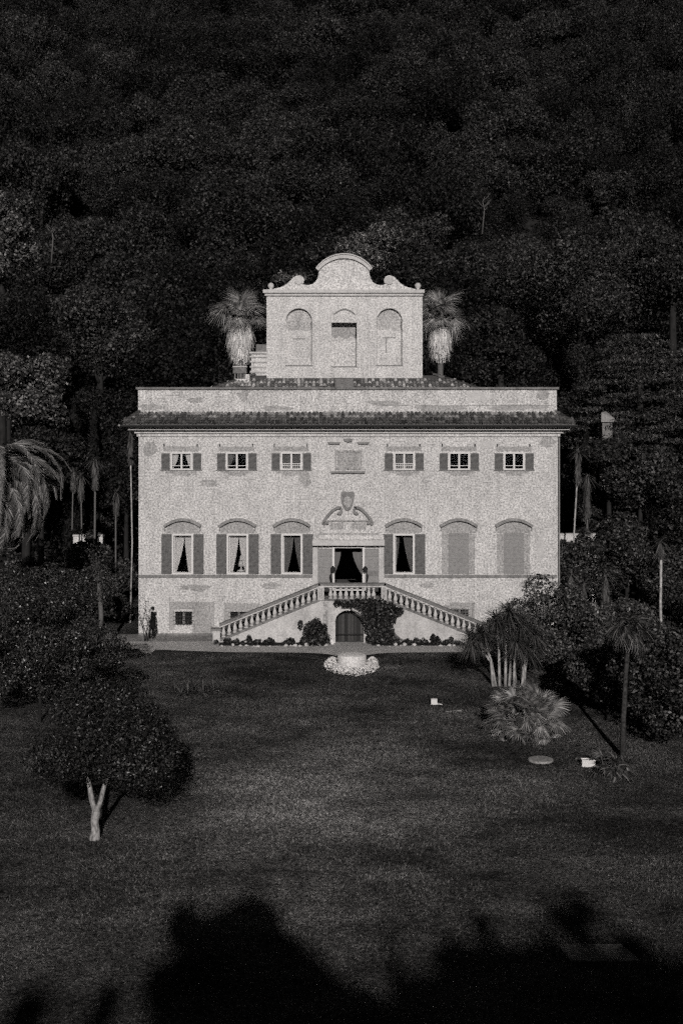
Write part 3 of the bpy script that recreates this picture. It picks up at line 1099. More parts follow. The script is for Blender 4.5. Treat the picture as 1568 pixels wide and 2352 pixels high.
stairs = empty('staircase', (0, YS, 0), 'double flight of stone steps with balustrades meeting over an arched doorway', 'staircase')
LX0, LX1 = S(735, 0)[0], S(882, 0)[0]
EX0, EX1 = S(500, 0)[0], S(1118, 0)[0]
ZL = 2.5                                                  # landing level
zlow = 0.12
ax0, ax1 = S(770, 0)[0], S(835, 0)[0]
axc, axr = (ax0 + ax1) / 2, (ax1 - ax0) / 2
atop = S(0, 1402)[1]
aspr = atop - axr * .78
arcp = [(axc + axr * math.cos(q), aspr + axr * .78 * math.sin(q)) for q in np.linspace(0, PI, 17)]
sw = MB()
yb = YS + .32
# front wall in slices so the arch stays a clean hole
sw.prism([(EX0, -.2), (LX0, -.2), (LX0, ZL), (EX0, zlow)], YS, yb)
sw.prism([(LX1, -.2), (EX1, -.2), (EX1, zlow), (LX1, ZL)], YS, yb)
sw.prism([(LX0, -.2), (ax0, -.2), (ax0, aspr), (ax0, ZL), (LX0, ZL)], YS - .003, yb)
sw.prism([(ax1, -.2), (LX1, -.2), (LX1, ZL), (ax1, ZL), (ax1, aspr)], YS - .003, yb)
for i in range(16):
    (xa, za), (xb, zb) = arcp[i], arcp[i + 1]
    sw.prism([(xa, za), (xb, zb), (xb, ZL), (xa, ZL)], YS - .003, yb)
sw.build('wall', M['pale_stone'], stairs)
lm = MB(); lm.box(LX0, LX1, YS + .0, -.02, ZL - .18, ZL + .0); lm.build('landing', M['stone'], stairs)
ns_ = 15
for s in (0, 1):
    for k in range(ns_):
        t0, t1 = k / ns_, (k + 1) / ns_
        xa, xb = (LX0, EX0) if s == 0 else (LX1, EX1)
        u, v = xa + (xb - xa) * t0, xa + (xb - xa) * t1
        z = ZL - (ZL - .1) * (k + 1) / (ns_ + .5)
        mb = MB(); mb.box(min(u, v), max(u, v), yb + .003, -.03, -.1, z)
        mb.build('step', M['stone'], stairs)
# dark panels painting in the shade seen between the balusters, and the door sill
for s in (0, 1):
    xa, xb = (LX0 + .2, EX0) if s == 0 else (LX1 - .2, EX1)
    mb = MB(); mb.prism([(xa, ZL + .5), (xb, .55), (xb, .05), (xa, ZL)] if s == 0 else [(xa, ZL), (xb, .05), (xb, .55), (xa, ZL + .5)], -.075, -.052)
    mb.build('gap_shade', M['gap_shade'], stairs)
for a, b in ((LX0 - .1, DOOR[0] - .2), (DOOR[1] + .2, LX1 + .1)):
    mb = MB(); mb.box(a, b, -.075, -.052, ZL + .01, ZL + .46); mb.build('gap_shade', M['gap_shade'], stairs)
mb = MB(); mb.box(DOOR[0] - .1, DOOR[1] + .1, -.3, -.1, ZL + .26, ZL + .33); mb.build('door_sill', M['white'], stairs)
mb = MB(); mb.box(DOOR[0] - .1, DOOR[1] + .1, -.28, -.1, ZL + .003, ZL + .257); mb.build('sill_riser', M['gap_shade'], stairs)
# string moulding under the balusters, rail on top
BH = 0.66
for s in (0, 1):
    xa, xb = (LX0, EX0 + .1) if s == 0 else (LX1, EX1 - .1)
    mb = MB(); mb.band([(xa, ZL + .05), (xb, zlow + .05)], .12, YS - .06, yb + .02); mb.build('stair_string', M['stone'], stairs)
    mb = MB(); mb.band([(xa, ZL + BH + .17), (xb, zlow + BH + .17)], .10, YS - .05, yb + .01); mb.build('under_rail', M['pale_stone'], stairs)
    mb = MB(); mb.band([(xa, ZL + BH + .285), (xb, zlow + BH + .285)], .14, YS - .11, yb + .08); mb.build('handrail', M['stone'], stairs)
mb = MB(); mb.box(LX0, LX1, YS - .06, yb + .02, ZL + .0, ZL + .10); mb.build('landing_string', M['stone'], stairs)
mb = MB(); mb.box(LX0 + .02, LX1 - .02, YS - .05, yb + .01, ZL + BH + .12, ZL + BH + .22); mb.build('under_rail', M['pale_stone'], stairs)
mb = MB(); mb.box(LX0 - .1, LX1 + .1, YS - .11, yb + .08, ZL + BH + .222, ZL + BH + .34); mb.build('handrail', M['stone'], stairs)
bal = MB()
bal.box(-.10, .10, -.10, .10, -.02, .06)
bal.lathe([(.06, .06), (.10, .12), (.125, .20), (.10, .32), (.055, .44), (.048, .51), (.085, .55), (.085, .59), (.06, .61)], (0, 0, 0), 9)
bal.box(-.095, .095, -.095, .095, .61, BH + .04)
balm = bal.mesh('baluster', M['trim'], False)
for s in (0, 1):
    for k in range(17):
        t = (k + 1.0) / 18.0
        xa, xb = (LX0, EX0) if s == 0 else (LX1, EX1)
        o = link('baluster', balm, stairs, False)
        o.location = (xa + (xb - xa) * t, .16, ZL + .10 + (zlow - ZL) * t)
        o.scale = (1, 1, 1.02)
for px in (759, 769, 782, 795, 808, 821, 834, 847, 858):
    o = link('baluster', balm, stairs, False)
    o.location = (S(px, 0)[0], .16, ZL + .10)
    o.rotation_euler[2] = random.uniform(-.2, .2)
for a, b, nm in ((729, 744, 0), (875, 888, 1)):
    x0, x1 = S(a, 0)[0], S(b, 0)[0]
    mb = MB(); mb.box(x0, x1, YS - .09, yb + .05, ZL + .02, ZL + BH + .22); mb.build('post', M['pale_stone'], stairs)
    mb = MB(); mb.box(x0 + .08, x1 - .08, YS - .115, YS - .092, ZL + .14, ZL + BH + .1); mb.build('post_panel', M['stain'], stairs)
for xx, s in ((EX0 - .28, 0), (EX1 - .1, 1)):
    mb = MB(); mb.box(xx, xx + .42, YS - .1, yb + .06, -.1, .74); mb.build('end_post', M['pale_stone'], stairs)
    mb = MB(); mb.box(xx - .12, xx + .5, YS - .16, yb + .12, .743, .86); mb.build('end_post_cap', M['stone'], stairs)
mb = MB()
mb.band([(axc + (axr + .13) * math.cos(q), aspr + (axr * .78 + .13) * math.sin(q)) for q in np.linspace(0, PI, 17)], .22, YS - .06, YS - .005)
mb.box(ax0 - .24, ax0 - .02, YS - .06, YS - .005, -.1, aspr); mb.box(ax1 + .02, ax1 + .24, YS - .06, YS - .005, -.1, aspr)
mb.build('arch_surround', M['pale_stone'], stairs)
mb = MB(); mb.prism([(axc - .05, atop + .28), (axc + .05, atop + .28), (axc + .035, atop - .02), (axc - .035, atop - .02)], YS - .13, YS - .065); mb.build('keystone', M['trim'], stairs)
mb = MB(); mb.box(S(742, 0)[0], S(753, 0)[0], YS - .04, YS - .008, -.1, ZL - .1); mb.build('pilaster', M['stain'], stairs)
npk = 9
for k in range(npk):
    xa = ax0 + (ax1 - ax0) * k / npk
    mb = MB(); mb.box(xa + .012, xa + (ax1 - ax0) / npk - .012, YS + .62 + .015 * (k % 3), YS + .68, .02, 2.0)
    mb.build('door_plank', M['plank'], stairs)
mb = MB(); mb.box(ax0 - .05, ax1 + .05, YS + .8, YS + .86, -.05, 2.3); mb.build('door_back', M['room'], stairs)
mb = MB()
mb.box(ax0 + .01, ax1 - .01, YS + .36, YS + .40, .45, .49)
mb.box(ax0 + .01, ax1 - .01, YS + .36, YS + .40, .02, .06)
mb.build('gate_rail', M['iron'], stairs)

# ------------------------------------------------------------------ foliage helpers
def rnd_dirs(n, r=rng):
    d = r.normal(size=(n, 3))
    return d / np.linalg.norm(d, axis=1)[:, None]


def leafcloud(blobs, n, size, r, ratio=0.55, shell=0.35, low=0.35, out=0.75, hang=0.0, lump=0.16):
    """n leaf quads spread through the outer volume of ellipsoid blobs -> verts, quads"""
    bl = np.array(blobs, dtype=float)
    area = (bl[:, 3] * bl[:, 4] + bl[:, 4] * bl[:, 5] + bl[:, 3] * bl[:, 5])
    idx = r.choice(len(bl), size=int(n * 1.5), p=area / area.sum())
    d = rnd_dirs(len(idx), r)
    keep = (d[:, 2] > -0.45) | (r.random(len(idx)) < low)
    idx, d = idx[keep][:n], d[keep][:n]
    B = bl[idx]
    ph = d * 5 + B[:, :3] * 1.7
    f = 1 - shell * r.random(len(idx)) ** 2 + lump * (np.sin(ph[:, 0] * 1.3 + ph[:, 1]) * np.sin(ph[:, 2] * 1.1 + 2) + .5 * np.sin(ph[:, 1] * 2.3))
    p = B[:, :3] + d * B[:, 3:6] * f[:, None]
    nrm = d * out + rnd_dirs(len(idx), r) * 0.8
    nrm /= np.linalg.norm(nrm, axis=1)[:, None]
    t = np.cross(nrm, rnd_dirs(len(idx), r))
    if hang:
        t[:, 2] -= hang
    t /= np.linalg.norm(t, axis=1)[:, None] + 1e-6
    b = np.cross(nrm, t)
    s = size * (0.6 + 0.8 * r.random(len(idx)))[:, None]
    v = np.stack([p - t * s * .5, p + b * s * ratio * .5 + nrm * s * .08, p + t * s * .5, p - b * s * ratio * .5 + nrm * s * .08], axis=1).reshape(-1, 3)
    q = np.arange(len(v)).reshape(-1, 4)
    return v, q


def blob_crown(R, H, k, r, spread=0.62, rb=0.45, zc=0.0, flat=0.8):
    """lumpy crown: k blobs scattered in an ellipsoid of half width R, half height H centred at height zc"""
    bl = [(0, 0, zc, R * .62, R * .62, H * .62)]
    for i in range(k):
        a = 2 * PI * i / k * 2.4 + r.random() * .8
        rr = R * spread * (0.45 + 0.55 * r.random())
        zz = zc + H * (r.random() * 1.3 - .55)
        w = R * rb * (0.7 + 0.6 * r.random())
        bl.append((rr * math.cos(a), rr * math.sin(a), zz, w, w, w * flat))
    return bl


def trunk_mesh(name, h, rad, mat, limbs=4, r=None, spread=1.6, lean=(0, 0)):
    r = r or rng
    mb = MB()
    path = [(0, 0, -.3), (lean[0] * .3, lean[1] * .3, h * .35), (lean[0] * .7, lean[1] * .7, h * .7), (lean[0], lean[1], h)]
    mb.tube(path, [rad * 1.25, rad, rad * .8, rad * .55], 8)
    for k in range(limbs):
        a = 2 * PI * k / max(1, limbs) + r.random()
        z0 = h * (.55 + .35 * r.random())
        e = spread * (.7 + .6 * r.random())
        mb.tube([(lean[0] * .6, lean[1] * .6, z0), (math.cos(a) * e * .5, math.sin(a) * e * .5, z0 + e * .5), (math.cos(a) * e, math.sin(a) * e, z0 + e * 1.1)],
                [rad * .5, rad * .35, rad * .15], 6)
    return mb.mesh(name, mat, True)


# ------------------------------------------------------------------ forest on the hillside
fr_rng = np.random.default_rng(21)
variants = []
for k in range(7):
    R = 4.6 + .5 * (k % 3)
    Hh = 4.2 + .7 * ((k * 2) % 3)
    zc = 4.6 + .5 * (k % 2)
    bl = blob_crown(R, Hh, 17, fr_rng, .95, .33, zc, .95)
    v, q = leafcloud(bl, 17000, .24, fr_rng, .6, .55, .6)
    mat = M['forest'] if k % 3 else M['forest_pale']
    variants.append((mesh_np('crown', v, q, mat), trunk_mesh('trunk', zc, .2, M['bark_dark'], 4, fr_rng, 1.6)))
spots = []
step = 8.3
y = 24.0
row = 0
while y < 205:
    hw = 0.30 * (DIST + y) + 4
    x = -hw + (row % 2) * step / 2
    while x < hw:
        spots.append((x + CAM.x + 2 + fr_rng.uniform(-2.4, 2.4), y + fr_rng.uniform(-2.4, 2.4)))
        x += step
    y += step * 0.93
    row += 1
# clear room for the big single trees built below
spots = [s for s in spots if not (s[1] < 30 and abs(s[0]) < 11)]
near = spots[:300]
for i, (x, y) in enumerate(near):
    k = int(fr_rng.integers(len(variants)))
    cme, tme = variants[k]
    t = empty('forest_tree', (x, y, gz(x, y) - .2), 'dark leafy tree in the dense forest covering the hillside', 'tree', 'trees of the hillside forest')
    s = fr_rng.uniform(.68, 1.35)
    t.scale = (s, s, s * fr_rng.uniform(.9, 1.2))
    t.rotation_euler = (0, 0, fr_rng.uniform(0, 2 * PI))
    link('crown', cme, t, False); link('trunk', tme, t, False)
rest = spots[300:]
for side in (-1, 1):                                       # beyond the frame, and the top of the slope
    for k in range(90):
        yy = fr_rng.uniform(22, 215)
        rest.append((side * (0.31 * (DIST + yy) + fr_rng.uniform(2, 34)), yy))
for k in range(70):
    rest.append((fr_rng.uniform(-95, 95), fr_rng.uniform(206, 250)))
V, Q_ = [], []
nb = 0
for x, y in rest:
    s = fr_rng.uniform(.85, 1.2)
    bl = [(a * s + x, b * s + y, c * s + gz(x, y), d * s, e * s, f * s) for a, b, c, d, e, f in blob_crown(5, 4.5, 7, fr_rng, .7, .42, 6.2)]
    v, q = leafcloud(bl, 1300, .95, fr_rng, .6, .3, .2)
    V.append(v); Q_.append(q + nb); nb += len(v)
tag(link('forest', mesh_np('forest', np.concatenate(V), np.concatenate(Q_), M['forest'])), 'forest continuing over the top of the hill and beyond both sides', kind='stuff')


ug = np.random.default_rng(23)                             # bushes and saplings closing the gaps between the trunks
uy = 17 + 195 * ug.random(3600) ** 1.1
ux = CAM.x + 2 + ug.uniform(-1, 1, 3600) * (.32 * (DIST + uy) + 6)
okk = ~((uy < 24) & (np.abs(ux) < 13))
ux, uy = ux[okk], uy[okk]
bl = [(x, y, gz(x, y) + .7, 1.8, 1.8, 1.6 + 1.6 * ug.random()) for x, y in zip(ux, uy)]
v, q = leafcloud(bl, 110000, .42, ug, .6, .4, .3)
tag(link('undergrowth', mesh_np('undergrowth', v, q, M['forest'])), 'dark undergrowth between the trees of the hillside', kind='stuff')


# ------------------------------------------------------------------ single trees and shrubs
def tree(name, base, R, H, zc, nleaf, leaf, mat, label, cat='tree', seed=1, k=9, trunk=None, tmat='bark_dark', group=None, flat=.8, limbs=5, rb=.42, spread=.7, ratio=.55, low=.35, hang=0.0, shell=.35):
    r = np.random.default_rng(seed)
    t = empty(name, base, label, cat, group)
    v, q = leafcloud(blob_crown(R, H, k, r, spread, rb, zc, flat), nleaf, leaf, r, ratio, shell, low, hang=hang)
    link('crown' if cat == 'tree' else 'foliage', mesh_np('crown', v, q, M[mat]), t, False)
    link('trunk' if cat == 'tree' else 'stem', trunk_mesh('trunk', max(.3, zc * (1 if cat == 'tree' else .6)), trunk or R * .05, M[tmat], limbs, r, R * (.16 if cat == 'tree' else .2)), t, False)
    return t


def tree_at(px, pc, Y, Rpx, Hpx, **kw):
    """crown centre at photo pixel (px,pc) at depth Y, half sizes in pixels"""
    p = P(px, pc, Y)
    sc = F / (Y + DIST)
    g = gz(p.x, Y)
    return tree(kw.pop('name', 'tree'), (p.x, Y, g), Rpx / sc, Hpx / sc, p.z - g, **kw)


tree_at(1335, 690, 33, 215, 165, name='oak_tree', nleaf=46000, leaf=.22, mat='forest_pale', label='broad spreading tree right of the tower with a dome-shaped sunlit crown', seed=3, k=16, trunk=.5, rb=.34, spread=.8)
tree_at(1545, 640, 30, 120, 110, name='oak_tree', nleaf=22000, leaf=.22, mat='forest_pale', label='rounded tree at the right edge beside the broad dome-shaped one', seed=4, k=9, trunk=.4)
tree_at(850, 585, 27, 76, 62, name='pine_tree', nleaf=9000, leaf=.24, mat='pine', label='round-topped pale tree rising directly behind the tower gable', seed=5, k=9, trunk=.3, ratio=.35)
tree_at(672, 655, 26, 40, 30, name='pine_tree', nleaf=2200, leaf=.3, mat='grey_tree', label='small pale treetop peeping up left of the tower scroll', seed=6, k=5, trunk=.2)
tree_at(5, 560, 22, 80, 150, name='broadleaf_tree', nleaf=14000, leaf=.26, mat='grey_tree', label='tall pale-leaved tree cut by the left edge above the palm', seed=8, k=11, trunk=.35)
tree_at(60, 920, 10, 95, 95, name='broadleaf_tree', nleaf=12000, leaf=.25, mat='grey_tree', label='sunlit round tree at left edge just above the weeping palm', seed=9, k=11, trunk=.3)
tree_at(230, 770, 24, 130, 110, name='broadleaf_tree', nleaf=20000, leaf=.23, mat='forest_pale', label='wide dark tree left of the chimneys behind the parapet', seed=10, k=11, trunk=.35)
tree_at(400, 820, 22, 110, 95, name='broadleaf_tree', nleaf=20000, leaf=.23, mat='forest', label='dark tree just behind the left half of the parapet', seed=11, k=10, trunk=.35)
tree_at(1150, 800, 22, 100, 105, name='broadleaf_tree', nleaf=19000, leaf=.23, mat='forest', label='dark tree just behind the right half of the parapet', seed=12, k=10, trunk=.35)
for i, (px, pc, Y, a, b, mt, lb) in enumerate((
        (1325, 945, 20, 75, 80, 'forest', 'dark tree filling the gap just right of the eaves'), (1610, 1010, 14, 110, 90, 'forest', 'dark drooping tree at the right edge below the cedar'),
        (1470, 1120, 9, 95, 75, 'shrub_leaf', 'sunlit low tree under the cedar in the right garden'), (1590, 1190, 6, 110, 110, 'forest_pale', 'dark tree at right edge above the bare pale trunk'),
        (1390, 1200, 12, 70, 80, 'forest', 'dark tree behind the slim palms right of the villa'), (250, 990, 22, 95, 90, 'forest', 'dark tree between the cypresses and the left eaves'),
        (95, 1075, 8, 110, 90, 'forest', 'dark tree directly behind the weeping palm'), (290, 1120, 17, 75, 90, 'forest', 'dark tree close behind the villa left wall'),
        (1400, 850, 26, 105, 70, 'forest', 'low spreading tree right of the parapet under the big dome'),
        (1398, 1035, 10, 50, 42, 'forest', 'small dark tree below the little turret'), (1120, 850, 24, 90, 55, 'forest', 'low dark tree right of the tower palm'),
        (20, 760, 20, 120, 90, 'forest', 'dark tree at the left edge between the two pale ones'), (200, 1160, 20, 90, 90, 'forest', 'dark tree behind the row of slim palms on the left'))):
    tree_at(px, pc, Y, a, b, name='garden_tree', nleaf=15000, leaf=.2, mat=mt, label=lb, seed=301 + i, k=11, trunk=.2, limbs=3, low=.8)
# layered cedars on the right
def cedar(px, Y, py_top, py_low, R, label, seed):
    r = np.random.default_rng(seed)
    ced = P(px, py_low, Y); cz = gz(ced.x, Y)
    z0, z1 = ced.z - cz, P(px, py_top, Y).z - cz
    t = empty('cedar_tree', (ced.x, Y, cz), label, 'tree', 'layered cedars right of the roof')
    bl = []
    n = 0
    for lv in range(6):
        zz = z0 + (z1 - z0) * lv / 5
        rr = R * (1.05 - .75 * (lv / 5) ** 1.3)
        a0 = r.uniform(0, 6)
        for k in range(7):
            a = a0 + k * .9 + r.uniform(-.2, .2)
            for f, w in ((.35, .9), (.68, 1.0), (.95, .75)):
                ww = w * R * .2 * r.uniform(.8, 1.2)
                bl.append((math.cos(a) * rr * f, math.sin(a) * rr * f, zz - f * f * R * .22 + r.uniform(-.12, .12), ww * 1.15, ww * 1.15, .2))
    v, q = leafcloud(bl, 17000, .2, r, .35, .6, .7, .3)
    link('crown', mesh_np('crown', v, q, M['cedar']), t, False)
    link('trunk', trunk_mesh('trunk', z1 * .92, .3, M['bark_dark'], 6, r, 1.2), t, False)


cedar(1470, 15, 770, 990, 5.6, 'layered cedar with flat drooping boughs right of the roof', 31)
cedar(1600, 11, 800, 1010, 4.6, 'layered cedar cut by the right edge of the picture', 32)


def bare_tree(px, py, hpx, Y, label, seed):
    r = np.random.default_rng(seed)
    p = P(px, py, Y); sc = F / (Y + DIST)
    t = empty('bare_tree', p, label, 'tree', 'bare pale trees in the forest')
    mb = MB(); h = hpx / sc
    mb.tube([(0, 0, -1.5), (.1 * h, 0, h * .4), (.02 * h, 0, h * .75), (.12 * h, 0, h)], [.075, .06, .04, .02], 5)
    for k in range(5):
        z = h * r.uniform(.3, .9); e = h * r.uniform(.15, .35); a = r.choice([-1, 1])
        mb.tube([(.06 * h, 0, z), (.06 * h + a * e * .6, -.2, z + e * .5), (.06 * h + a * e, -.1, z + e * 1.1)], [.04, .028, .012], 4)
    link('trunk', mb.mesh('trunk', M['palm_bark'], True), t, False)


bare_tree(118, 560, 40, 26, 'bare pale branches showing in the trees at upper left', 401)
bare_tree(1107, 500, 50, 44, 'crooked bare pale trunk in the forest right of centre', 402)
bare_tree(1315, 130, 70, 150, 'bare pale trunk high on the hillside at right', 403)
bare_tree(1392, 240, 60, 118, 'bare pale trunk below the highest one at right', 404)
bare_tree(512, 505, 40, 74, 'short bare pale trunk in the forest left of the tower', 405)
bare_tree(92, 205, 34, 140, 'bare forked branches high at the left edge of the hill', 406)
# dark cypresses left of the house and right
def cypress(px, top, base_py, wpx, Y, label, seed):
    r = np.random.default_rng(seed)
    b = P(px, base_py, Y); tp = P(px, top, Y)
    g = gz(b.x, Y)
    h = tp.z - g
    w = wpx / (F / (Y + DIST)) / 2
    t = empty('cypress_tree', (b.x, Y, g), label, 'tree', 'cypresses beside the villa')
    bl = [(0, 0, h * f, w * s, w * s, h * .16) for f, s in ((.12, .8), (.3, 1.0), (.48, .95), (.66, .8), (.82, .58), (.93, .3))]
    v, q = leafcloud(bl, 5000, .3, r, .35, .25, 1.0, 1.0, hang=-1.0)
    link('crown', mesh_np('crown', v, q, M['cypress']), t, False)
    link('trunk', trunk_mesh('trunk', h * .4, .18, M['bark_dark'], 0, r), t, False)


cypress(168, 925, 1300, 46, 14, 'broad cypress column left of the villa, the nearer the palm', 41)
cypress(215, 965, 1300, 40, 18, 'dark cypress between the broad column and the villa wall', 42)
cypress(1345, 1010, 1330, 44, 14, 'dark cypress close to the right corner of the villa', 43)
cypress(1385, 985, 1330, 40, 17, 'dark cypress one step further right of the villa corner', 44)

# shrubs placed by the pixel of their foot
def shrub(name, px, base, wpx, hpx, mat, label, seed, leaf=.16, n=3500, cat='shrub', k=8, group=None, **kw):
    kw.setdefault('low', 1.0)
    p, sc = G(px, base)
    W, Hh = wpx / sc / 2, hpx / sc
    return tree(name, p, W, Hh * .5, Hh * .52, n, leaf, mat, label, cat, seed, k, trunk=.06, tmat='bark_dark', group=group, **kw)


# large glossy tree at the left edge and the small tree in front of it
shrub('magnolia_bush', 92, 1660, 345, 355, 'bush_leaf', 'huge glossy dark bush reaching the ground at the left edge', 51, .10, 80000, k=26, rb=.34, spread=.85)
p, sc = G(217, 1928)
r = np.random.default_rng(52)
t = empty('magnolia_tree', p, 'small glossy round-headed tree with forked pale trunk on the left lawn', 'tree')
R, Hh = 200 / sc, 118 / sc
bl = blob_crown(R, Hh, 15, r, .78, .34, (1928 - 1722) / sc, .8)
bl = [(a + 28 / sc, b, c, d, e, f) for a, b, c, d, e, f in bl]
v, q = leafcloud(bl, 60000, .095, r, .42, .5, .8)
link('crown', mesh_np('crown', v, q, M['glossy_leaf']), t, False)
mb = MB()
mb.tube([(0, 0, -.1), (.01, 0, .06), (.04, 0, .25), (.0, .02, .6), (.06, 0, .95)], [.22, .185, .15, .135, .145], 11)
mb.tube([(.05, 0, .85), (-.10, 0, 1.35), (-.17, 0, 1.8), (-.4, .2, 2.6)], [.11, .095, .08, .04], 8)
mb.tube([(.07, 0, .85), (.22, 0, 1.35), (.33, 0, 1.8), (.7, -.1, 2.6)], [.10, .085, .075, .04], 8)
link('trunk', mb.mesh('trunk', M['bark_grey'], True), t, False)

# right-hand border
for i, (px, b, w, h, mt, lb) in enumerate((
        (1240, 1545, 180, 205, 'shrub_pale', 'tall loose bush in front of the villa right corner'),
        (1335, 1560, 190, 180, 'shrub_pale', 'rounded pale bush right of the loose corner bush'),
        (1395, 1650, 190, 200, 'shrub_leaf', 'dense bush behind the slim lawn palm'),
        (1500, 1705, 230, 250, 'shrub_leaf', 'big dark bush right of the slim lawn palm'),
        (1610, 1730, 230, 290, 'shrub_leaf', 'tall dark bush cut by the right edge of the lawn'),
        (1450, 1520, 170, 140, 'shrub_pale', 'pale bush glimpsed behind the slim palm head'),
        (1550, 1500, 200, 200, 'shrub_leaf', 'dark thicket under the cedar at the right edge'),
        (1180, 1506, 150, 90, 'shrub_leaf', 'low bush behind the cordyline at the foot of the stairs'),
        (1640, 1560, 150, 240, 'shrub_leaf', 'dark shrub at the right edge above the tall bush'),
        (1330, 1610, 120, 110, 'shrub_leaf', 'low dark bush on the slope behind the lawn palm shadow'))):
    shrub('leafy_bush', px, b, w, h, mt, lb, 61 + i, .15, 12000, k=14, rb=.36, spread=.8)
tree_at(1330, 1300, 3, 62, 42, name='leafy_bush', nleaf=4500, leaf=.18, mat='shrub_leaf', label='dark bush hiding the foot of the white garden wall at right', seed=77, cat='shrub', k=9, low=1.0)
tree_at(1345, 1350, 2, 80, 50, name='leafy_bush', nleaf=4500, leaf=.18, mat='shrub_leaf', label='lower dark bush beside the right wall of the villa', seed=78, cat='shrub', k=9, low=1.0)
for i, (px, py, lb) in enumerate(((180, 1262, 'loose bush breaking the white wall at left'), (212, 1240, 'sprawling shrub over the white wall beside the tall slim palm'), (236, 1268, 'thin shrub at the right end of the left garden wall'),
                                  (1297, 1262, 'thin shrub hard by the villa before the right garden wall'), (1335, 1240, 'loose shrub breaking the white wall at right'), (1366, 1262, 'shrub at the far end of the right garden wall'))):
    tree_at(px, py, 6, 22, 24, name='leafy_bush', nleaf=900, leaf=.2, mat='shrub_leaf', label=lb, seed=501 + i, cat='shrub', k=6, low=1.0)
tree_at(1440, 1275, 8, 75, 95, name='garden_tree', nleaf=11000, leaf=.2, mat='shrub_leaf', label='dense dark tree below the little turret in the right garden', seed=521, k=12, limbs=3, low=1.0, trunk=.15)
tree_at(1575, 1335, 3, 90, 100, name='garden_tree', nleaf=12000, leaf=.2, mat='shrub_leaf', label='dense dark tree around the bare pale palm at the right edge', seed=522, k=12, limbs=3, low=1.0, trunk=.15)
tree_at(205, 1300, 3, 62, 36, name='leafy_bush', nleaf=4500, leaf=.18, mat='shrub_leaf', label='dark bush hiding the foot of the white garden wall at left', seed=79, cat='shrub', k=9, low=1.0)
# left-hand border behind the glossy tree
shrub('leafy_bush', 235, 1440, 120, 130, 'shrub_leaf', 'dark bush between glossy bush and villa left corner', 71, .18, 6000, k=10)
shrub('leafy_bush', 110, 1400, 190, 120, 'shrub_leaf', 'dark bush below the weeping palm fronds', 72, .2, 8000, k=10)
shrub('leafy_bush', 290, 1378, 70, 110, 'shrub_leaf', 'small dark bush touching the villa left wall', 73, .18, 3500, k=7)
shrub('leafy_bush', 20, 1470, 150, 110, 'shrub_leaf', 'dark bush at the left edge under the palm', 74, .2, 6000, k=9)

# low agave-like clump on the left lawn
def rosette(mb, c, n, L, w, r, up=0.5, droop=0.6, seg=4):
    for i in range(n):
        a = r.uniform(0, 2 * PI)
        el = math.asin(min(1, max(-.35, r.uniform(up - .75, up + .5))))
        d = Vector((math.cos(a) * math.cos(el), math.sin(a) * math.cos(el), math.sin(el)))
        side = Vector((-math.sin(a), math.cos(a), 0))
        ll = L * r.uniform(.7, 1.1)
        prev = None
        vs, fs = [], []
        for k in range(seg + 1):
            t = k / seg
            p = Vector(c) + d * (ll * t) - Vector((0, 0, droop * ll * t * t))
            ww = w * (1 - t) ** .6 * (0.5 + min(1, t * 4) * .5)
            vs += [p - side * ww, p + side * ww]
        for k in range(seg):
            fs.append((2 * k, 2 * k + 1, 2 * k + 3, 2 * k + 2))
        mb.add(vs, fs)


p, sc = G(432, 1592)
r = np.random.default_rng(81)
t = empty('flower_clump', p, 'low spiky clump of strap leaves on the left lawn before the villa', 'plant')
for k, (dx, dy) in enumerate(((0, 0), (-.7, .2), (.75, -.1), (.2, .6), (-.3, -.5), (1.2, .3))):
    mb = MB(); rosette(mb, (dx, dy, .05), 46, .9, .026, r, .75, .35)
    mb.build('leaf_tuft', M['tuft'], t, local=True)

# ------------------------------------------------------------------ palms
def fan_mesh(name, R, n, mat, r, stalk=1.2, droop=.5, wd=.035):
    """one fan leaf: stalk along +x then a fan of narrow blades"""
    mb = MB()
    mb.tube([(0, 0, 0), (stalk * .5, 0, stalk * .06), (stalk, 0, 0)], [.03, .022, .015], 4)
    for i in range(n):
        a = -1.9 + 3.8 * i / (n - 1)
        L = R * (1 - .25 * (abs(a) / 1.9) ** 2) * r.uniform(.9, 1.05)
        vs, fs = [], []
        for k in range(4):
            t = k / 3
            x = stalk + math.cos(a) * L * t
            y_ = math.sin(a) * L * t
            z = -droop * L * t * t + .05 * math.cos(a * 3)
            w = wd * (1 - t) + .004
            vs += [(x + math.sin(a) * w, y_ - math.cos(a) * w, z), (x - math.sin(a) * w, y_ + math.cos(a) * w, z)]
        for k in range(3):
            fs.append((2 * k, 2 * k + 2, 2 * k + 3, 2 * k + 1))
        mb.add(vs, fs)
    return mb.mesh(name, mat)


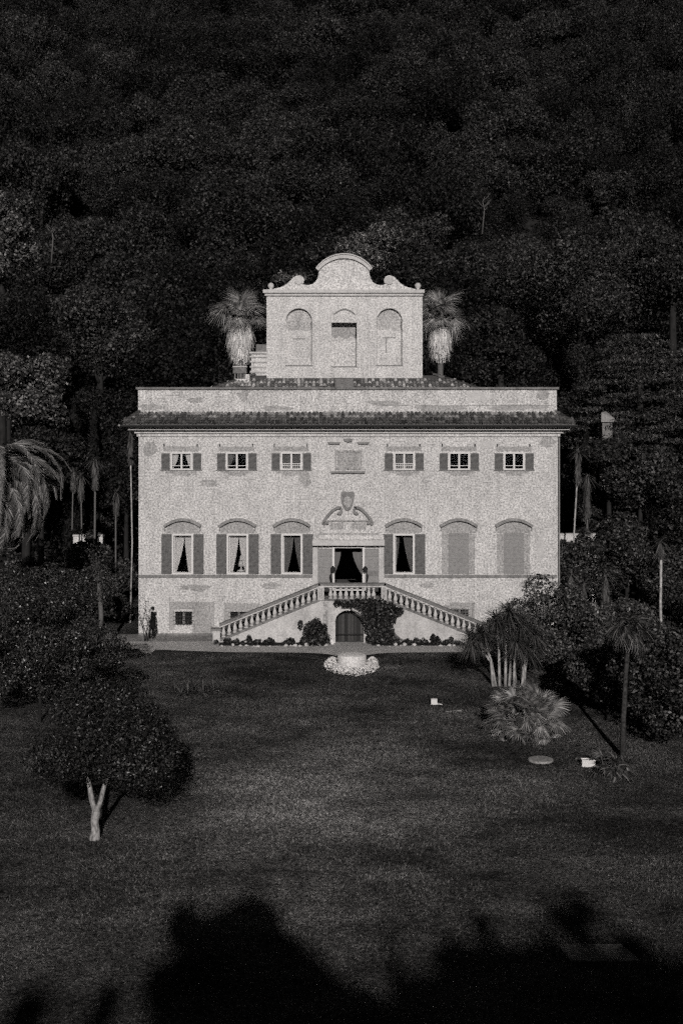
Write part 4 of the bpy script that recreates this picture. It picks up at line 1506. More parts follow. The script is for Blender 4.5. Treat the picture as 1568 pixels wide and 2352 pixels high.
def skirt_mesh(name, top, bot, rt, rm, rb, n, mat, r, L=.7, rag=.12):
    """hanging thatch of dead leaves round a palm trunk"""
    V, Fc = [], []
    for i in range(n):
        u = r.random()
        z = bot + (top - bot) * u
        rad = np.interp(u, [0, .12, .55, .8, 1], [rb, (rb + rm) / 2, rm, rm * .8, rt])
        a = r.uniform(0, 2 * PI)
        l = L * r.uniform(.6, 1.2)
        tx, ty = math.cos(a), math.sin(a)
        sx, sy = -ty, tx
        w = .045 * r.uniform(.6, 1.5)
        o1 = rad * r.uniform(.8, 1.03); o2 = o1 + r.uniform(-rag, rag)
        j = r.uniform(-.15, .15)
        b = len(V)
        V += [(tx * o1 - sx * w, ty * o1 - sy * w, z + l * .5), (tx * o1 + sx * w, ty * o1 + sy * w, z + l * .5),
              (tx * o2 + sx * (w * .4 + j), ty * o2 + sy * (w * .4 + j), z - l * .5), (tx * o2 - sx * (w * .4 - j), ty * o2 - sy * (w * .4 - j), z - l * .5)]
        Fc.append((b, b + 1, b + 2, b + 3))
    return mesh_np(name, V, Fc, mat)


r = np.random.default_rng(91)
fans = [fan_mesh('frond', .95 + .12 * k, 26, M['palm_leaf'], r, 1.0, .5 + .2 * k, .05) for k in range(3)]


def washingtonia(px, pc, Y, skirt_top, skirt_bot, skirt_w, trunk_w, label, seed, nf=34, R=1.0):
    r = np.random.default_rng(seed)
    sc = F / (Y + DIST)
    c = P(px, pc, Y)
    g = gz(c.x, Y)
    t = empty('fan_palm', (c.x, Y, g), label, 'palm tree', 'tall fan palms')
    zc = c.z - g
    mb = MB()
    mb.tube([(0, 0, -.3), (0, 0, zc * .5), (0, 0, zc + .1)], [trunk_w / sc * .65, trunk_w / sc * .5, trunk_w / sc * .5], 9)
    link('trunk', mb.mesh('trunk', M['palm_bark'], True), t, False)
    zt, zb = P(px, skirt_top, Y).z - g, P(px, skirt_bot, Y).z - g
    w = skirt_w / sc / 2
    link('dead_leaf_skirt', skirt_mesh('skirt', zt, zb, w * .4, w, w * .32, 1500, M['dead_frond'], r, .85, .22), t, False)
    for k in range(nf):
        o = link('frond', fans[k % 3], t, False)
        o.location = (0, 0, zc - .15 + r.uniform(-.2, .25))
        el = math.radians(r.uniform(-30, 88))
        o.rotation_euler = (Matrix.Rotation(2 * PI * k / nf * 2.4 + r.uniform(-.3, .3), 4, 'Z') @ Matrix.Rotation(-el, 4, 'Y') @ Matrix.Rotation(r.uniform(-.6, .6), 4, 'X')).to_euler()
        s = R * r.uniform(.62, 1.25)
        o.scale = (s, s * r.uniform(.6, 1.1), s)


washingtonia(552, 725, 14, 742, 828, 66, 14, 'fan palm left of the tower with a pale beard of dead leaves', 92, 50, 1.0)
washingtonia(1011, 728, 14, 752, 822, 56, 13, 'fan palm right of the tower with a pale beard of dead leaves', 93, 50, .98)


def slim_palm(px, top, skirt_bot, foot, Y, sw, tw, label, seed, lean=0.0, bright=False, crown=True):
    """thin tall palm: narrow thatched head, slim trunk down to the shrubs"""
    r = np.random.default_rng(seed)
    sc = F / (Y + DIST)
    b = P(px, foot, Y)
    g = gz(b.x, Y)
    t = empty('slim_palm', (b.x, Y, g), label, 'palm tree', 'slim palms in the shade beside the villa')
    zt, zs = P(px, top, Y).z - g, P(px, skirt_bot, Y).z - g
    lx = lean / sc + r.uniform(-.14, .14)
    mb = MB()
    mb.tube([(0, 0, -.3), (lx * .3 + r.uniform(-.12, .12), 0, zs * .5), (lx * .8, 0, zs), (lx, 0, zt)], [tw / sc * .6, tw / sc * .5, tw / sc * .47, tw / sc * .4], 8)
    link('trunk', mb.mesh('trunk', M['bark_pale'] if bright else M['palm_bark'], True), t, False)
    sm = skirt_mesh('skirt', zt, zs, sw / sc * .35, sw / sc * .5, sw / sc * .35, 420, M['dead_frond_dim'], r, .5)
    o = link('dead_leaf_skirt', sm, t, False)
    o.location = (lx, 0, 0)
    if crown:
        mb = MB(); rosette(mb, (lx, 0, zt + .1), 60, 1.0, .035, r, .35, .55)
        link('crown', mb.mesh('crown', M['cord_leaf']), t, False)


slim_palm(164, 1086, 1125, 1290, 6, 9, 3.2, 'slim palm nearest the weeping palm on the left', 101)
slim_palm(189, 1096, 1146, 1290, 6, 11, 3.6, 'slim palm, second from the weeping palm on the left', 102)
slim_palm(220, 1060, 1121, 1310, 5, 13, 5.0, 'taller slim palm in the middle of the left garden', 103)
slim_palm(263, 1135, 1178, 1300, 6, 9, 4.0, 'short slim palm between the tall one and the villa', 104)
slim_palm(299, 1000, 1062, 1300, 5, 11, 3.6, 'tallest slim palm hard against the villa left corner', 105, 0, True)
slim_palm(1316, 1042, 1110, 1330, 6, 12, 4.0, 'slim palm with bent head hard by the villa right corner', 106, 6, True)
slim_palm(1347, 1099, 1194, 1330, 7, 13, 5.0, 'slim palm with thick thatch second from the right corner', 107)
slim_palm(1309, 1326, 1340, 1400, -1, 10, 4.0, 'stubby palm low beside the right wall of the villa', 108)
slim_palm(1340, 1350, 1380, 1400, -2, 9, 4.0, 'stubby palm between the wall and the thick-stemmed one', 109)
slim_palm(1386, 1328, 1390, 1410, -3, 12, 6.0, 'thick-stemmed short palm in the dark right garden', 110)
slim_palm(1521, 1250, 1275, 1480, -8, 10, 6.5, 'bare pale palm trunk near the right edge', 111, 0, True)
slim_palm(230, 1300, 1320, 1440, -6, 14, 11, 'thick palm trunk rising behind the glossy bush', 112)

# the palm on the right lawn that throws the long shadow
p, sc = G(1430, 1742)
r = np.random.default_rng(113)
t = empty('lawn_palm', p, 'slim-trunked palm standing alone on the right lawn with long shadow', 'palm tree')
hh = (1742 - 1445) / sc
mb = MB(); mb.tube([(0, 0, -.2), (.02, 0, hh * .3), (.12, 0, hh * .65), (.26, 0, hh)], [.15, .105, .09, .09], 9)
link('trunk', mb.mesh('trunk', plain('palm_bark_dull', .05, .9, .8, 9, .1), True), t, False)
lf = [fan_mesh('frond', .6, 20, M['shrub_pale'], r, .5, .8, .03) for k in range(2)]
for k in range(34):
    o = link('frond', lf[k % 2], t, False)
    o.location = (.26, 0, hh)
    o.rotation_euler = (Matrix.Rotation(2.4 * k, 4, 'Z') @ Matrix.Rotation(-math.radians(r.uniform(-50, 70)), 4, 'Y')).to_euler()
    s = r.uniform(.8, 1.15); o.scale = (s, s, s)

# big weeping date palm at the left edge
def frond_mesh(name, L, r, curve=1.0, mat='phoenix_leaf'):
    mb = MB()
    N = 84
    pts = []
    el = math.radians(55)
    p = Vector((0, 0, 0))
    for i in range(N + 1):
        t = i / N
        a = el - curve * (2.35 * t)
        pts.append(p.copy())
        p = p + Vector((math.cos(a), 0, math.sin(a))) * (L / N)
    mb.tube(pts[::12] + [pts[-1]], [.045 * (1 - i / 10) + .006 for i in range(len(pts[::12]) + 1)], 4)
    for i in range(6, N):
        t = i / N
        tan = (pts[i + 1] - pts[i]).normalized()
        ll = .72 * math.sin(PI * min(1, .18 + t * .8)) + .08
        for s in (-1, 1):
            for q_ in range(1):
                d = (tan * 1.0 + Vector((0, s * .75, 0)) + Vector((0, 0, -.2 - .3 * t + r.uniform(-.2, .2)))).normalized()
                p0 = pts[i] + tan * (L / N) * q_ * .5
                w = tan * .024
                m1 = p0 + d * ll * .5
                e = p0 + d * ll + Vector((0, 0, -.14 * ll))
                mb.add([p0 - w, p0 + w, m1 + w, e, m1 - w], [(0, 1, 2, 3, 4)])
    return mb.mesh(name, M[mat])


r = np.random.default_rng(121)
frs = [frond_mesh('frond', 4.6 + .35 * k, r, .95 + .12 * k) for k in range(4)]
c = P(-22, 1100, -12)
t = empty('date_palm', (c.x, -12, gz(c.x, -12)), 'large weeping date palm with arching fronds cut by the left edge', 'palm tree')
zc = c.z - gz(c.x, -12)
mb = MB(); mb.tube([(0, 0, -.2), (0, 0, zc * .5), (0, 0, zc)], [.42, .34, .42], 10)
link('trunk', mb.mesh('trunk', M['palm_bark'], True), t, False)
for k in range(130):
    o = link('frond', frs[k % 4], t, False)
    o.location = (0, 0, zc)
    o.rotation_euler = (Matrix.Rotation(2.39996 * k + r.uniform(-.2, .2), 4, 'Z') @ Matrix.Rotation(math.radians(r.uniform(-36, 95)), 4, 'Y') @ Matrix.Rotation(r.uniform(-.3, .3), 4, 'X')).to_euler()
    s = r.uniform(.85, 1.1); o.scale = (s, s, s)

# cordyline clump: pale stems, spiky heads
p, sc = G(1166, 1578)
r = np.random.default_rng(131)
t = empty('cordyline', p, 'multi-stemmed spiky cordyline with pale bare trunks by the right flight', 'palm tree')
for dx, hx, hp in ((1133, 1105, 1455), (1140, 1085, 1468), (1148, 1140, 1425), (1160, 1168, 1405), (1170, 1196, 1435), (1178, 1182, 1470), (1203, 1226, 1458), (1186, 1160, 1450), (1199, 1212, 1490)):
    x0, x1 = (dx - 1166) / sc, (hx - 1166) / sc
    h = (1578 - hp) / sc
    y0 = r.uniform(-.3, .3)
    mb = MB(); mb.tube([(x0, y0, -.1), ((x0 * .8 + x1 * .2), y0, h * .5), (x1, y0, h)], [.085, .065, .05], 7)
    mb.build('trunk', M['bark_pale'], t, True, True)
    mb = MB(); rosette(mb, (x1, y0, h), 230, 1.3, .026, r, .35, .35)
    mb.build('leaf_rosette', M['cord_leaf'], t, local=True)
    mb = MB(); rosette(mb, (x1, y0, h - .25), 90, 1.0, .02, r, -.3, .6)
    mb.build('dead_leaves', M['cord_leaf'], t, local=True)

# dwarf fan palm in front of it
p, sc = G(1203, 1690)
r = np.random.default_rng(141)
t = empty('dwarf_palm', p, 'bushy dwarf fan palm in front of the cordyline stems', 'palm tree')
ff = [fan_mesh('frond', .6, 20, M['fan_leaf'], r, .8, .4, .045) for k in range(3)]
for k in range(150):
    o = link('frond', ff[k % 3], t, False)
    o.location = (r.uniform(-.7, .7), r.uniform(-.5, .5), r.uniform(.2, 1.15))
    o.rotation_euler = (Matrix.Rotation(2.4 * k, 4, 'Z') @ Matrix.Rotation(-math.radians(r.uniform(-25, 75)), 4, 'Y') @ Matrix.Rotation(r.uniform(-.9, .9), 4, 'X')).to_euler()
    s = r.uniform(.8, 1.15); o.scale = (s, s, s)
for k in range(60):
    o = link('frond', ff[k % 3], t, False)
    a = 2.4 * k
    o.location = (.55 * math.cos(a), .45 * math.sin(a), r.uniform(.05, .5))
    o.rotation_euler = (Matrix.Rotation(a + r.uniform(-.3, .3), 4, 'Z') @ Matrix.Rotation(-math.radians(r.uniform(-8, 30)), 4, 'Y') @ Matrix.Rotation(r.uniform(-1.2, 1.2), 4, 'X')).to_euler()
    s = r.uniform(.6, .95); o.scale = (s, s, s)
mb = MB()
for k in range(5):
    a = k * 1.26
    mb.tube([(.3 * math.cos(a), .3 * math.sin(a), -.1), (.5 * math.cos(a), .5 * math.sin(a), .8)], [.11, .09], 7)
link('trunk', mb.mesh('trunk', M['bark_dark'], True), t, False)

# ------------------------------------------------------------------ planting at the foot of the stairs
r = np.random.default_rng(151)
def wallcloud(name, pts, n, leaf, mat, label, cat, y0, y1, extra=None):
    """climbing foliage following pixel discs (px,py,r) on the stair wall"""
    bl = []
    for px, py, rp in pts:
        x, z = S(px, py)
        rr = rp / 39.3
        bl.append((x, (y0 + y1) / 2, z, rr, (y1 - y0) / 2 + .1, rr))
    if cat == 'plant':
        bl = [(b[0] + r.uniform(-.4, .4), b[1] + r.uniform(-.15, .15), max(.12, b[2] * r.uniform(.4, 1.25)), b[3] * r.uniform(.3, .7), b[4] * .7, b[5] * r.uniform(.3, .8)) for b in bl for _ in range(2)]
    v, q = leafcloud(bl, n, leaf, r, .7, .5, 1.0, .6, lump=.1)
    t = empty(name, (bl[0][0], y0, 0), label, cat)
    link('foliage', mesh_np('foliage', v, q, M[mat]), t)
    mb = MB()
    for k in range(4):
        x0 = bl[-1][0] + r.uniform(-.6, .6); tgt = bl[k % len(bl)]
        mb.tube([(x0, y1, 0), ((x0 + tgt[0]) / 2 + .1, y1 - .02, tgt[2] * .5), (tgt[0], y1, tgt[2])], [.04, .03, .015], 5)
    link('stem', mb.mesh('stem', M['bark']), t)


wallcloud('climbing_vine', [(775, 1383, 8), (790, 1386, 9), (805, 1386, 10), (820, 1386, 12), (836, 1390, 17), (852, 1392, 20), (872, 1396, 22), (890, 1402, 22), (906, 1406, 14), (850, 1415, 20), (870, 1425, 26), (890, 1420, 20),
                           (850, 1440, 16), (868, 1450, 26), (888, 1450, 18), (852, 1465, 14), (872, 1470, 22), (892, 1470, 18), (905, 1474, 12), (918, 1402, 8)],
          7500, .13, 'vine_leaf', 'dense dark vine covering the wall right of the arched doorway', 'vine', YS - .38, YS - .12)
wallcloud('rose_bush', [(722, 1455, 26), (735, 1462, 22), (712, 1440, 16), (725, 1428, 12), (700, 1470, 12), (745, 1470, 14), (690, 1428, 6), (740, 1440, 12), (722, 1472, 20)], 3200, .12, 'vine_leaf', 'round dark rose bush left of the arched doorway', 'bush', YS - 1.1, YS - .2)
lows = [(522, 1466, 14, 'first low plant beside the left end post of the stairs'), (545, 1472, 9, 'small plant second from the left end post'), (572, 1466, 11, 'rounded plant third from the left end post'), (600, 1473, 9, 'flat plant in the middle of the left stair border'),
        (630, 1470, 10, 'loose plant in the left border towards the rose bush'), (662, 1470, 12, 'plant with pale tips next before the rose bush'),
        (935, 1470, 12, 'first low plant right of the climbing vine'), (960, 1469, 13, 'second low plant right of the climbing vine'), (990, 1466, 12, 'upright plant in the middle of the right border'), (1015, 1470, 12, 'low plant in the right border nearest the cordyline'), (1045, 1470, 14, 'bushy plant where the right border meets the cordyline')]
for px, py, rp, lb in lows:
    wallcloud('border_plant', [(px, py, rp), (px + rp * .8, py + 3, rp * .6), (px - rp * .8, py + 4, rp * .6)], 420, .11, 'vine_leaf', lb, 'plant', YS - .8, YS - .15)
# soil strip and rough edging stones along it
mb = MB()
mb.box(S(505, 0)[0], S(752, 0)[0], YS - .95, YS - .07, -.05, .06); mb.box(S(852, 0)[0], S(1065, 0)[0], YS - .95, YS - .07, -.05, .06)
tag(mb.build('border_soil', M['litter']), 'dark soil of the narrow border under the stairs', kind='structure')
rb_ = np.random.default_rng(161)
edge = empty('stone_edging', (0, YS - 1, 0), 'row of rough pale edging stones along the stair border', 'edging')
stm = []
for k in range(4):
    mb = MB()
    d = rnd_dirs(40, rb_)
    mb.lathe([(.05, 0), (.12, .03), (.13, .10), (.10, .16), (.03, .19)], (0, 0, 0), 7)
    mb.v = [(x * rb_.uniform(.8, 1.2), y_ * rb_.uniform(.8, 1.2), z * rb_.uniform(.85, 1.15)) for x, y_, z in mb.v]
    stm.append(mb.mesh('edging_stone', M['pale_stone'], False))
n_e = 0
for a, b in ((512, 752), (856, 1066)):
    xa, xb = S(a, 0)[0], S(b, 0)[0]
    x = xa
    while x < xb:
        o = link('edging_stone', stm[n_e % 4], edge, False)
        o.location = (x, rb_.uniform(-.22, .16), -.06 + rb_.uniform(-.05, .02))
        o.rotation_euler[2] = rb_.uniform(0, 6)
        s = rb_.uniform(.5, 1.2); o.scale = (s * rb_.uniform(.8, 1.4), s, s * rb_.uniform(.6, 1.1))
        x += .2 * s + rb_.uniform(.02, .25)
        n_e += 1
mb = MB(); x, z = S(762, 1485); mb.box(x - .1, x + .1, YS - .5, YS - .3, -.02, .28); mb.box(x - .12, x + .12, YS - .52, YS - .28, .282, .31)
tag(mb.build('white_box', M['white']), 'small white box standing left of the arched doorway', 'box')

# lanterns beside the upper door
for px, sgn, lb in ((764, -1, 'dark lantern on a white stand left of the upper door'), (838, 1, 'dark lantern on a white stand right of the upper door')):
    x = X(px)
    t = empty('door_lantern', (x, -.35, ZL), lb, 'lantern', 'lanterns flanking the upper door')
    mb = MB(); mb.lathe([(.11, 0), (.11, .10), (.03, .14), (.022, 1.38)], (0, 0, 0), 9); mb.build('stand', M['white'], t, True, True)
    mb = MB(); mb.lathe([(.05, 1.35), (.13, 1.41), (.15, 1.62), (.07, 1.70), (.02, 1.76)], (0, 0, 0), 6); mb.build('lantern_body', M['iron'], t, False, True)
    mb = MB(); mb.tube([(sgn * .04, -.05, .75), (sgn * .1, -.07, .95), (sgn * .14, -.07, 1.15), (sgn * .08, -.05, 1.3)], [.02, .07, .09, .04], 6); mb.build('bracket', M['iron'], t, True, True)

# white lamp seen through the second main-floor window
t = empty('table_lamp', (X(552), .75, Z(1319)), 'white tiered table lamp behind the second main floor window', 'lamp')
mb = MB(); mb.lathe([(.25, 0.1), (.25, .16), (.05, .2), (.06, .4)], (0, 0, 0), 10); mb.build('base', M['white'], t, True, True)
mb = MB(); mb.lathe([(.2, .4), (.12, .72)], (0, 0, 0), 12); mb.build('lamp_shade', M['white'], t, True, True)
mb = MB(); mb.lathe([(.13, .76), (.13, .80), (.07, .82), (.09, .95), (.02, 1.1)], (0, 0, 0), 10); mb.build('finial', M['white'], t, True, True)

# ------------------------------------------------------------------ round white basin with its ring of blossom
p, sc = G(808, 1541)
t = empty('stone_basin', p, 'white round stone basin on the lawn in front of the arched doorway', 'basin')
mb = MB(); mb.lathe([(.76, -.1), (.76, .74), (.73, .80), (.60, .84), (.35, .87), (.04, .88)], (0, .25, 0), 36); mb.build('drum', M['white_stone'], t, False, True)
r = np.random.default_rng(171)
t2 = empty('blossom_ring', (p.x, p.y - .3, p.z), 'crescent of white blossom curling round the front of the stone basin', 'flowers')
bl = []
for k in range(26):
    a = math.radians(170 + 200 * k / 25)
    rr = 1.12 + .06 * math.sin(k)
    w = .24 + .06 * (abs(k - 12.5) > 9)
    bl.append((rr * math.cos(a), .25 + rr * math.sin(a) * 1.05, .20 + .14 * (abs(k - 12.5) / 12.5), w, w, .22))
for s in (-1, 1):
    for q in range(7):
        a = q / 6 * PI * 1.1
        bl.append((s * (1.06 + .17 * math.cos(a)), .3 + .1 * q / 6, .42 + .2 * math.sin(a), .12, .12, .12))
v, q = leafcloud(bl, 7000, .075, r, .8, .4, .8)
tag(link('blossoms', mesh_np('blossoms', v, q, M['blossom']), t2, False), kind='stuff')
v, q = leafcloud([(a, b, c - .05, d * .8, e * .8, f * .8) for a, b, c, d, e, f in bl], 1800, .09, r, .6, .4, .8)
link('foliage', mesh_np('foliage', v, q, M['shrub_leaf']), t2, False)

# ------------------------------------------------------------------ things lying on the lawn
p, sc = G(997, 1618)
t = empty('garden_box', p, 'small white box with open flap lying on the lawn right of the basin', 'box')
mb = MB(); mb.box(-.16, .13, -.12, .14, -.02, .26); mb.build('body', M['white'], t, False, True)
mb = MB(); mb.add([(.135, -.12, .03), (.36, -.16, .0), (.36, .02, .0), (.135, .02, .03), (.135, -.12, .06), (.36, -.16, .03), (.36, .02, .03), (.135, .02, .06)], [(0, 3, 2, 1), (4, 5, 6, 7), (0, 1, 5, 4), (1, 2, 6, 5), (2, 3, 7, 6), (3, 0, 4, 7)]); mb.build('flap', M['white'], t, False, True)
p, sc = G(1010, 1637); p2, _ = G(1060, 1633)
mb = MB()
pts = [(p.x + (p2.x - p.x) * k / 6, p.y + (p2.y - p.y) * k / 6 + .12 * math.sin(k * 1.9), p.z + .03) for k in range(7)]
mb.tube(pts, .03, 6)
tag(mb.build('garden_hose', M['rope'], None, True), 'short pale piece of hose on the grass below the white box', 'hose')
p, sc = G(1241, 1747)
mb = MB(); mb.lathe([(29 / sc, -.02), (29 / sc, .05), (27 / sc, .07), (.02, .075)], p, 26)
tag(mb.build('round_cover', M['concrete']), 'flat round stone cover set in the lawn below the dwarf palm', 'cover')
p, sc = G(1350, 1760)
t = empty('white_crate', p, 'white crate half hidden by the spiky plant on the right lawn', 'crate')
mb = MB()
w, h = .27, .28
for z0, z1 in ((0, .13), (.15, .2), (.22, .28)):
    mb.box(-w, w, -.16, -.14, z0, z1); mb.box(-w, w, .14, .16, z0, z1); mb.box(-w, -w + .02, -.138, .138, z0, z1); mb.box(w - .02, w, -.138, .138, z0, z1)
mb.build('slats', M['white'], t, False, True)
mb = MB(); mb.box(-w + .03, w - .03, -.13, .13, -.02, .24); mb.build('lining', M['white'], t, False, True)
p, sc = G(1405, 1785)
r = np.random.default_rng(181)
t = empty('spiky_plant', p, 'dark spreading spiky plant at the foot of the lawn palm', 'plant')
sf = [fan_mesh('frond', .38, 13, M['fan_dim'], r, .45, .5, .035) for k in range(2)]
for k in range(44):
    o = link('frond', sf[k % 2], t, False)
    o.location = (r.uniform(-.35, .45), r.uniform(-.2, .2), r.uniform(.1, .35))
    o.rotation_euler = (Matrix.Rotation(2.4 * k, 4, 'Z') @ Matrix.Rotation(-math.radians(r.uniform(-15, 70)), 4, 'Y') @ Matrix.Rotation(r.uniform(-.8, .8), 4, 'X')).to_euler()
    q = r.uniform(.8, 1.2); o.scale = (q, q, q)
mb = MB(); mb.lathe([(.18, -.1), (.2, .1), (.12, .25), (.03, .3)], (0, 0, 0), 8); mb.build('stump', M['bark_dark'], t, True, True)
p, sc = G(1370, 2190)
w, d = 75 / sc, 16 / sc / .38
mb = MB(); mb.add([(p.x - w - .08, p.y + d, p.z + .05), (p.x - w + .08, p.y - d, p.z + .05), (p.x + w + .12, p.y - d, p.z + .05), (p.x + w - .12, p.y + d, p.z + .05),
                   (p.x - w - .08, p.y + d, p.z - .1), (p.x - w + .08, p.y - d, p.z - .1), (p.x + w + .12, p.y - d, p.z - .1), (p.x + w - .12, p.y + d, p.z - .1)],
                  [(0, 1, 2, 3), (1, 5, 6, 2), (0, 4, 5, 1), (2, 6, 7, 3), (3, 7, 4, 0)])
tag(mb.build('concrete_slab', M['slab']), 'flat pale concrete slab lying in the shadow at lower right', 'slab')

# garden walls and buildings glimpsed beyond both sides of the villa
def garden_wall(px0, px1, t, b, Y, label):
    a, c = P(px0, b, Y), P(px1, t, Y)
    mb = MB(); mb.box(a.x, c.x, Y, Y + .4, gz(a.x, Y) - .3, c.z)
    o = empty('garden_wall', (a.x, Y, 0), label, 'wall', 'white garden walls beyond the villa')
    mb.build('wall', M['stucco_bright'], o)
    mb = MB(); mb.box(a.x - .05, c.x + .05, Y - .06, Y + .46, c.z + .003, c.z + .1); mb.build('coping', M['trim'], o)


garden_wall(168, 238, 1232, 1262, 9, 'white garden wall glimpsed between the slim palms on the left')
garden_wall(1284, 1368, 1229, 1264, 9, 'white garden wall glimpsed right of the villa corner')
a = P(1379, 992, 13); b_ = P(1409, 944, 13)
t = empty('garden_turret', (a.x, 13, gz(a.x, 13)), 'little pale turret with tiled cap above the trees at right', 'turret')
mb = MB(); mb.box(a.x + .12, b_.x - .1, 13, 14, gz(a.x, 13) - 1, a.z + .7); mb.build('wall', M['stone'], t)
mb = MB(); mb.add([(a.x, 12.8, a.z + .703), (b_.x, 12.8, a.z + .703), (b_.x, 14.2, a.z + .703), (a.x, 14.2, a.z + .703), (a.x, 12.8, b_.z - .1), (b_.x, 12.8, b_.z - .5), ((a.x + b_.x) / 2, 13.5, b_.z)], [(0, 1, 5, 4), (4, 5, 6), (1, 2, 6, 5), (2, 3, 6), (3, 0, 4, 6), (0, 3, 2, 1)])
mb.build('roof', M['tile'], t)

# bare climbing stems and the dark figure at the villa's left corner
p, sc = G(330, 1474)
r = np.random.default_rng(191)
t = empty('bare_shrub', p, 'leafless twiggy shrub against the villa left corner', 'shrub')
mb = MB()
for k in range(7):
    x0 = r.uniform(-.2, .2)
    x1 = x0 + r.uniform(-.4, .4); x2 = x1 + r.uniform(-.45, .35)
    h = r.uniform(1.4, 2.6)
    mb.tube([(x0, 0, -.05), (x1, .1, h * .5), (x2, .15, h)], [.02, .014, .007], 4)
    for j in range(3):
        f = r.uniform(.45, .95); zz = h * f; xx = x1 + (x2 - x1) * (f * 2 - 1)
        mb.tube([(xx, .12, zz), (xx + r.uniform(-.4, .4), .1, zz + r.uniform(-.1, .35))], [.011, .005], 4)
mb.build('stems', M['bark_dark'], t, local=True)
v, q = leafcloud([(-.3, 0, 1.7, .45, .15, .5), (0, 0, 2.4, .3, .15, .35)], 60, .1, r)
link('leaves', mesh_np('leaves', v, q, M['shrub_leaf']), t, False)


def person(base, yaw):
    """standing figure, one continuous skinned body"""
    t = empty('person', base, 'person in dark clothes standing by the villa left corner, facing left', 'person')
    t.rotation_euler[2] = yaw
    t.scale = (1.03, 1.03, 1.03)
    # joints: x forward, y left; 1.86 m tall
    J, R, E = [], [], []

    def j(x, y_, z, rx, ry=None, link_to=None):
        J.append((x, y_, z)); R.append((rx, ry or rx))
        if link_to is not None: E.append((link_to, len(J) - 1))
        return len(J) - 1
    pel = j(0, 0, .98, .15, .125)
    wst = j(.01, 0, 1.13, .135, .11, pel)
    chs = j(.0, 0, 1.36, .155, .12, wst)
    shd = j(-.01, 0, 1.52, .11, .09, chs)
    nck = j(.01, 0, 1.60, .052, .052, shd)
    hd1 = j(.03, 0, 1.68, .075, .07, nck)
    hd2 = j(.025, 0, 1.77, .095, .078, hd1)
    hd3 = j(.015, 0, 1.84, .06, .055, hd2)
    for s in (-1, 1):
        hip = j(0, s * .10, .92, .10, .10, pel)
        kn = j(.04 + (.10 if s > 0 else -.02), s * .11, .50, .068, .068, hip)
        an = j(-.01 + (.14 if s > 0 else -.08), s * .115, .10, .045, .045, kn)
        to = j(.16 + (.14 if s > 0 else -.08), s * .13, .045, .038, .045, an)
        sh = j(-.02, s * .19, 1.47, .062, .062, shd)
        el = j(-.07, s * .25, 1.19, .047, .047, sh)
        wr = j((.14 if s > 0 else .02), s * .21, .99, .030, .030, el)
        pm = j((.20 if s > 0 else .05), s * .20, .93, .034, .020, wr)
        for f in range(4):
            y_ = s * (.20 + (.018 * f - .027))
            k1 = j((.20 if s > 0 else .05) + .025 + .004 * f, y_, .885 - .004 * abs(f - 1.5), .0095, .0095, pm)
            j((.20 if s > 0 else .05) + .03, y_, .845 + .008 * abs(f - 1.3), .008, .008, k1)
        th = j((.20 if s > 0 else .05) + .035, s * .165, .925, .0105, .0105, pm)
        j((.20 if s > 0 else .05) + .055, s * .16, .89, .009, .009, th)
    me = bpy.data.meshes.new('body')
    me.from_pydata(J, E, [])
    o = bpy.data.objects.new('body', me)
    COL.objects.link(o)
    sk = o.modifiers.new('skin', 'SKIN')
    sk.use_smooth_shade = True
    for i, sv in enumerate(me.skin_vertices[0].data):
        sv.radius = R[i]
        sv.use_root = (i == 0)
    sb = o.modifiers.new('sub', 'SUBSURF'); sb.levels = 1; sb.render_levels = 1
    dg = bpy.context.evaluated_depsgraph_get()
    nm = bpy.data.meshes.new_from_object(o.evaluated_get(dg))
    bpy.data.objects.remove(o)
    nm.materials.clear()
    nm.materials.append(M['cloth']); nm.materials.append(M['skin'])
    for pl in nm.polygons:
        c = pl.center
        pl.material_index = 1 if (c.z > 1.59 or (c.z < .97 and c.z > .80 and abs(c.y) > .15)) else 0
        pl.use_smooth = True
    b = link('body', nm, t, False)
    # head details: nose, ears, hair
    mb = MB(); mb.add([(.115, -.014, 1.70), (.115, .014, 1.70), (.142, 0, 1.705), (.112, 0, 1.755)], [(0, 1, 2), (0, 2, 3), (2, 1, 3), (0, 3, 1)]); mb.build('nose', M['skin'], t, local=True)
    for s in (-1, 1):
        mb = MB(); mb.lathe([(.004, -.03), (.016, -.01), (.018, .012), (.005, .03)], (.01, s * .079, 1.735), 6); mb.build('ear', M['skin'], t, True, True)
        mb = MB(); mb.lathe([(.002, -.008), (.009, 0), (.002, .008)], (.110, s * .03, 1.755), 6); mb.build('eye', M['hair'], t, True, True)
    mb = MB(); mb.box(.108, .118, -.022, .022, 1.668, 1.675); mb.build('mouth', M['hair'], t, local=True)
    v, q = leafcloud([(-.012, 0, 1.795, .105, .092, .085), (-.045, 0, 1.74, .075, .085, .08)], 900, .05, np.random.default_rng(5), .6, .1, 1.0, 1.2, lump=0.0)
    link('hair', mesh_np('hair', v, q, M['hair']), t, False)
    mb = MB(); mb.lathe([(.20, .62), (.185, .80), (.165, 1.0), (.17, 1.12)], (0, 0, 0), 14)
    cb = mb.build('coat', M['cloth'], t, True, True)
    cb.scale = (.95, 1.1, 1)


pp, _ = G(350, 1469)
pp.z = .02
person(pp, math.radians(170))

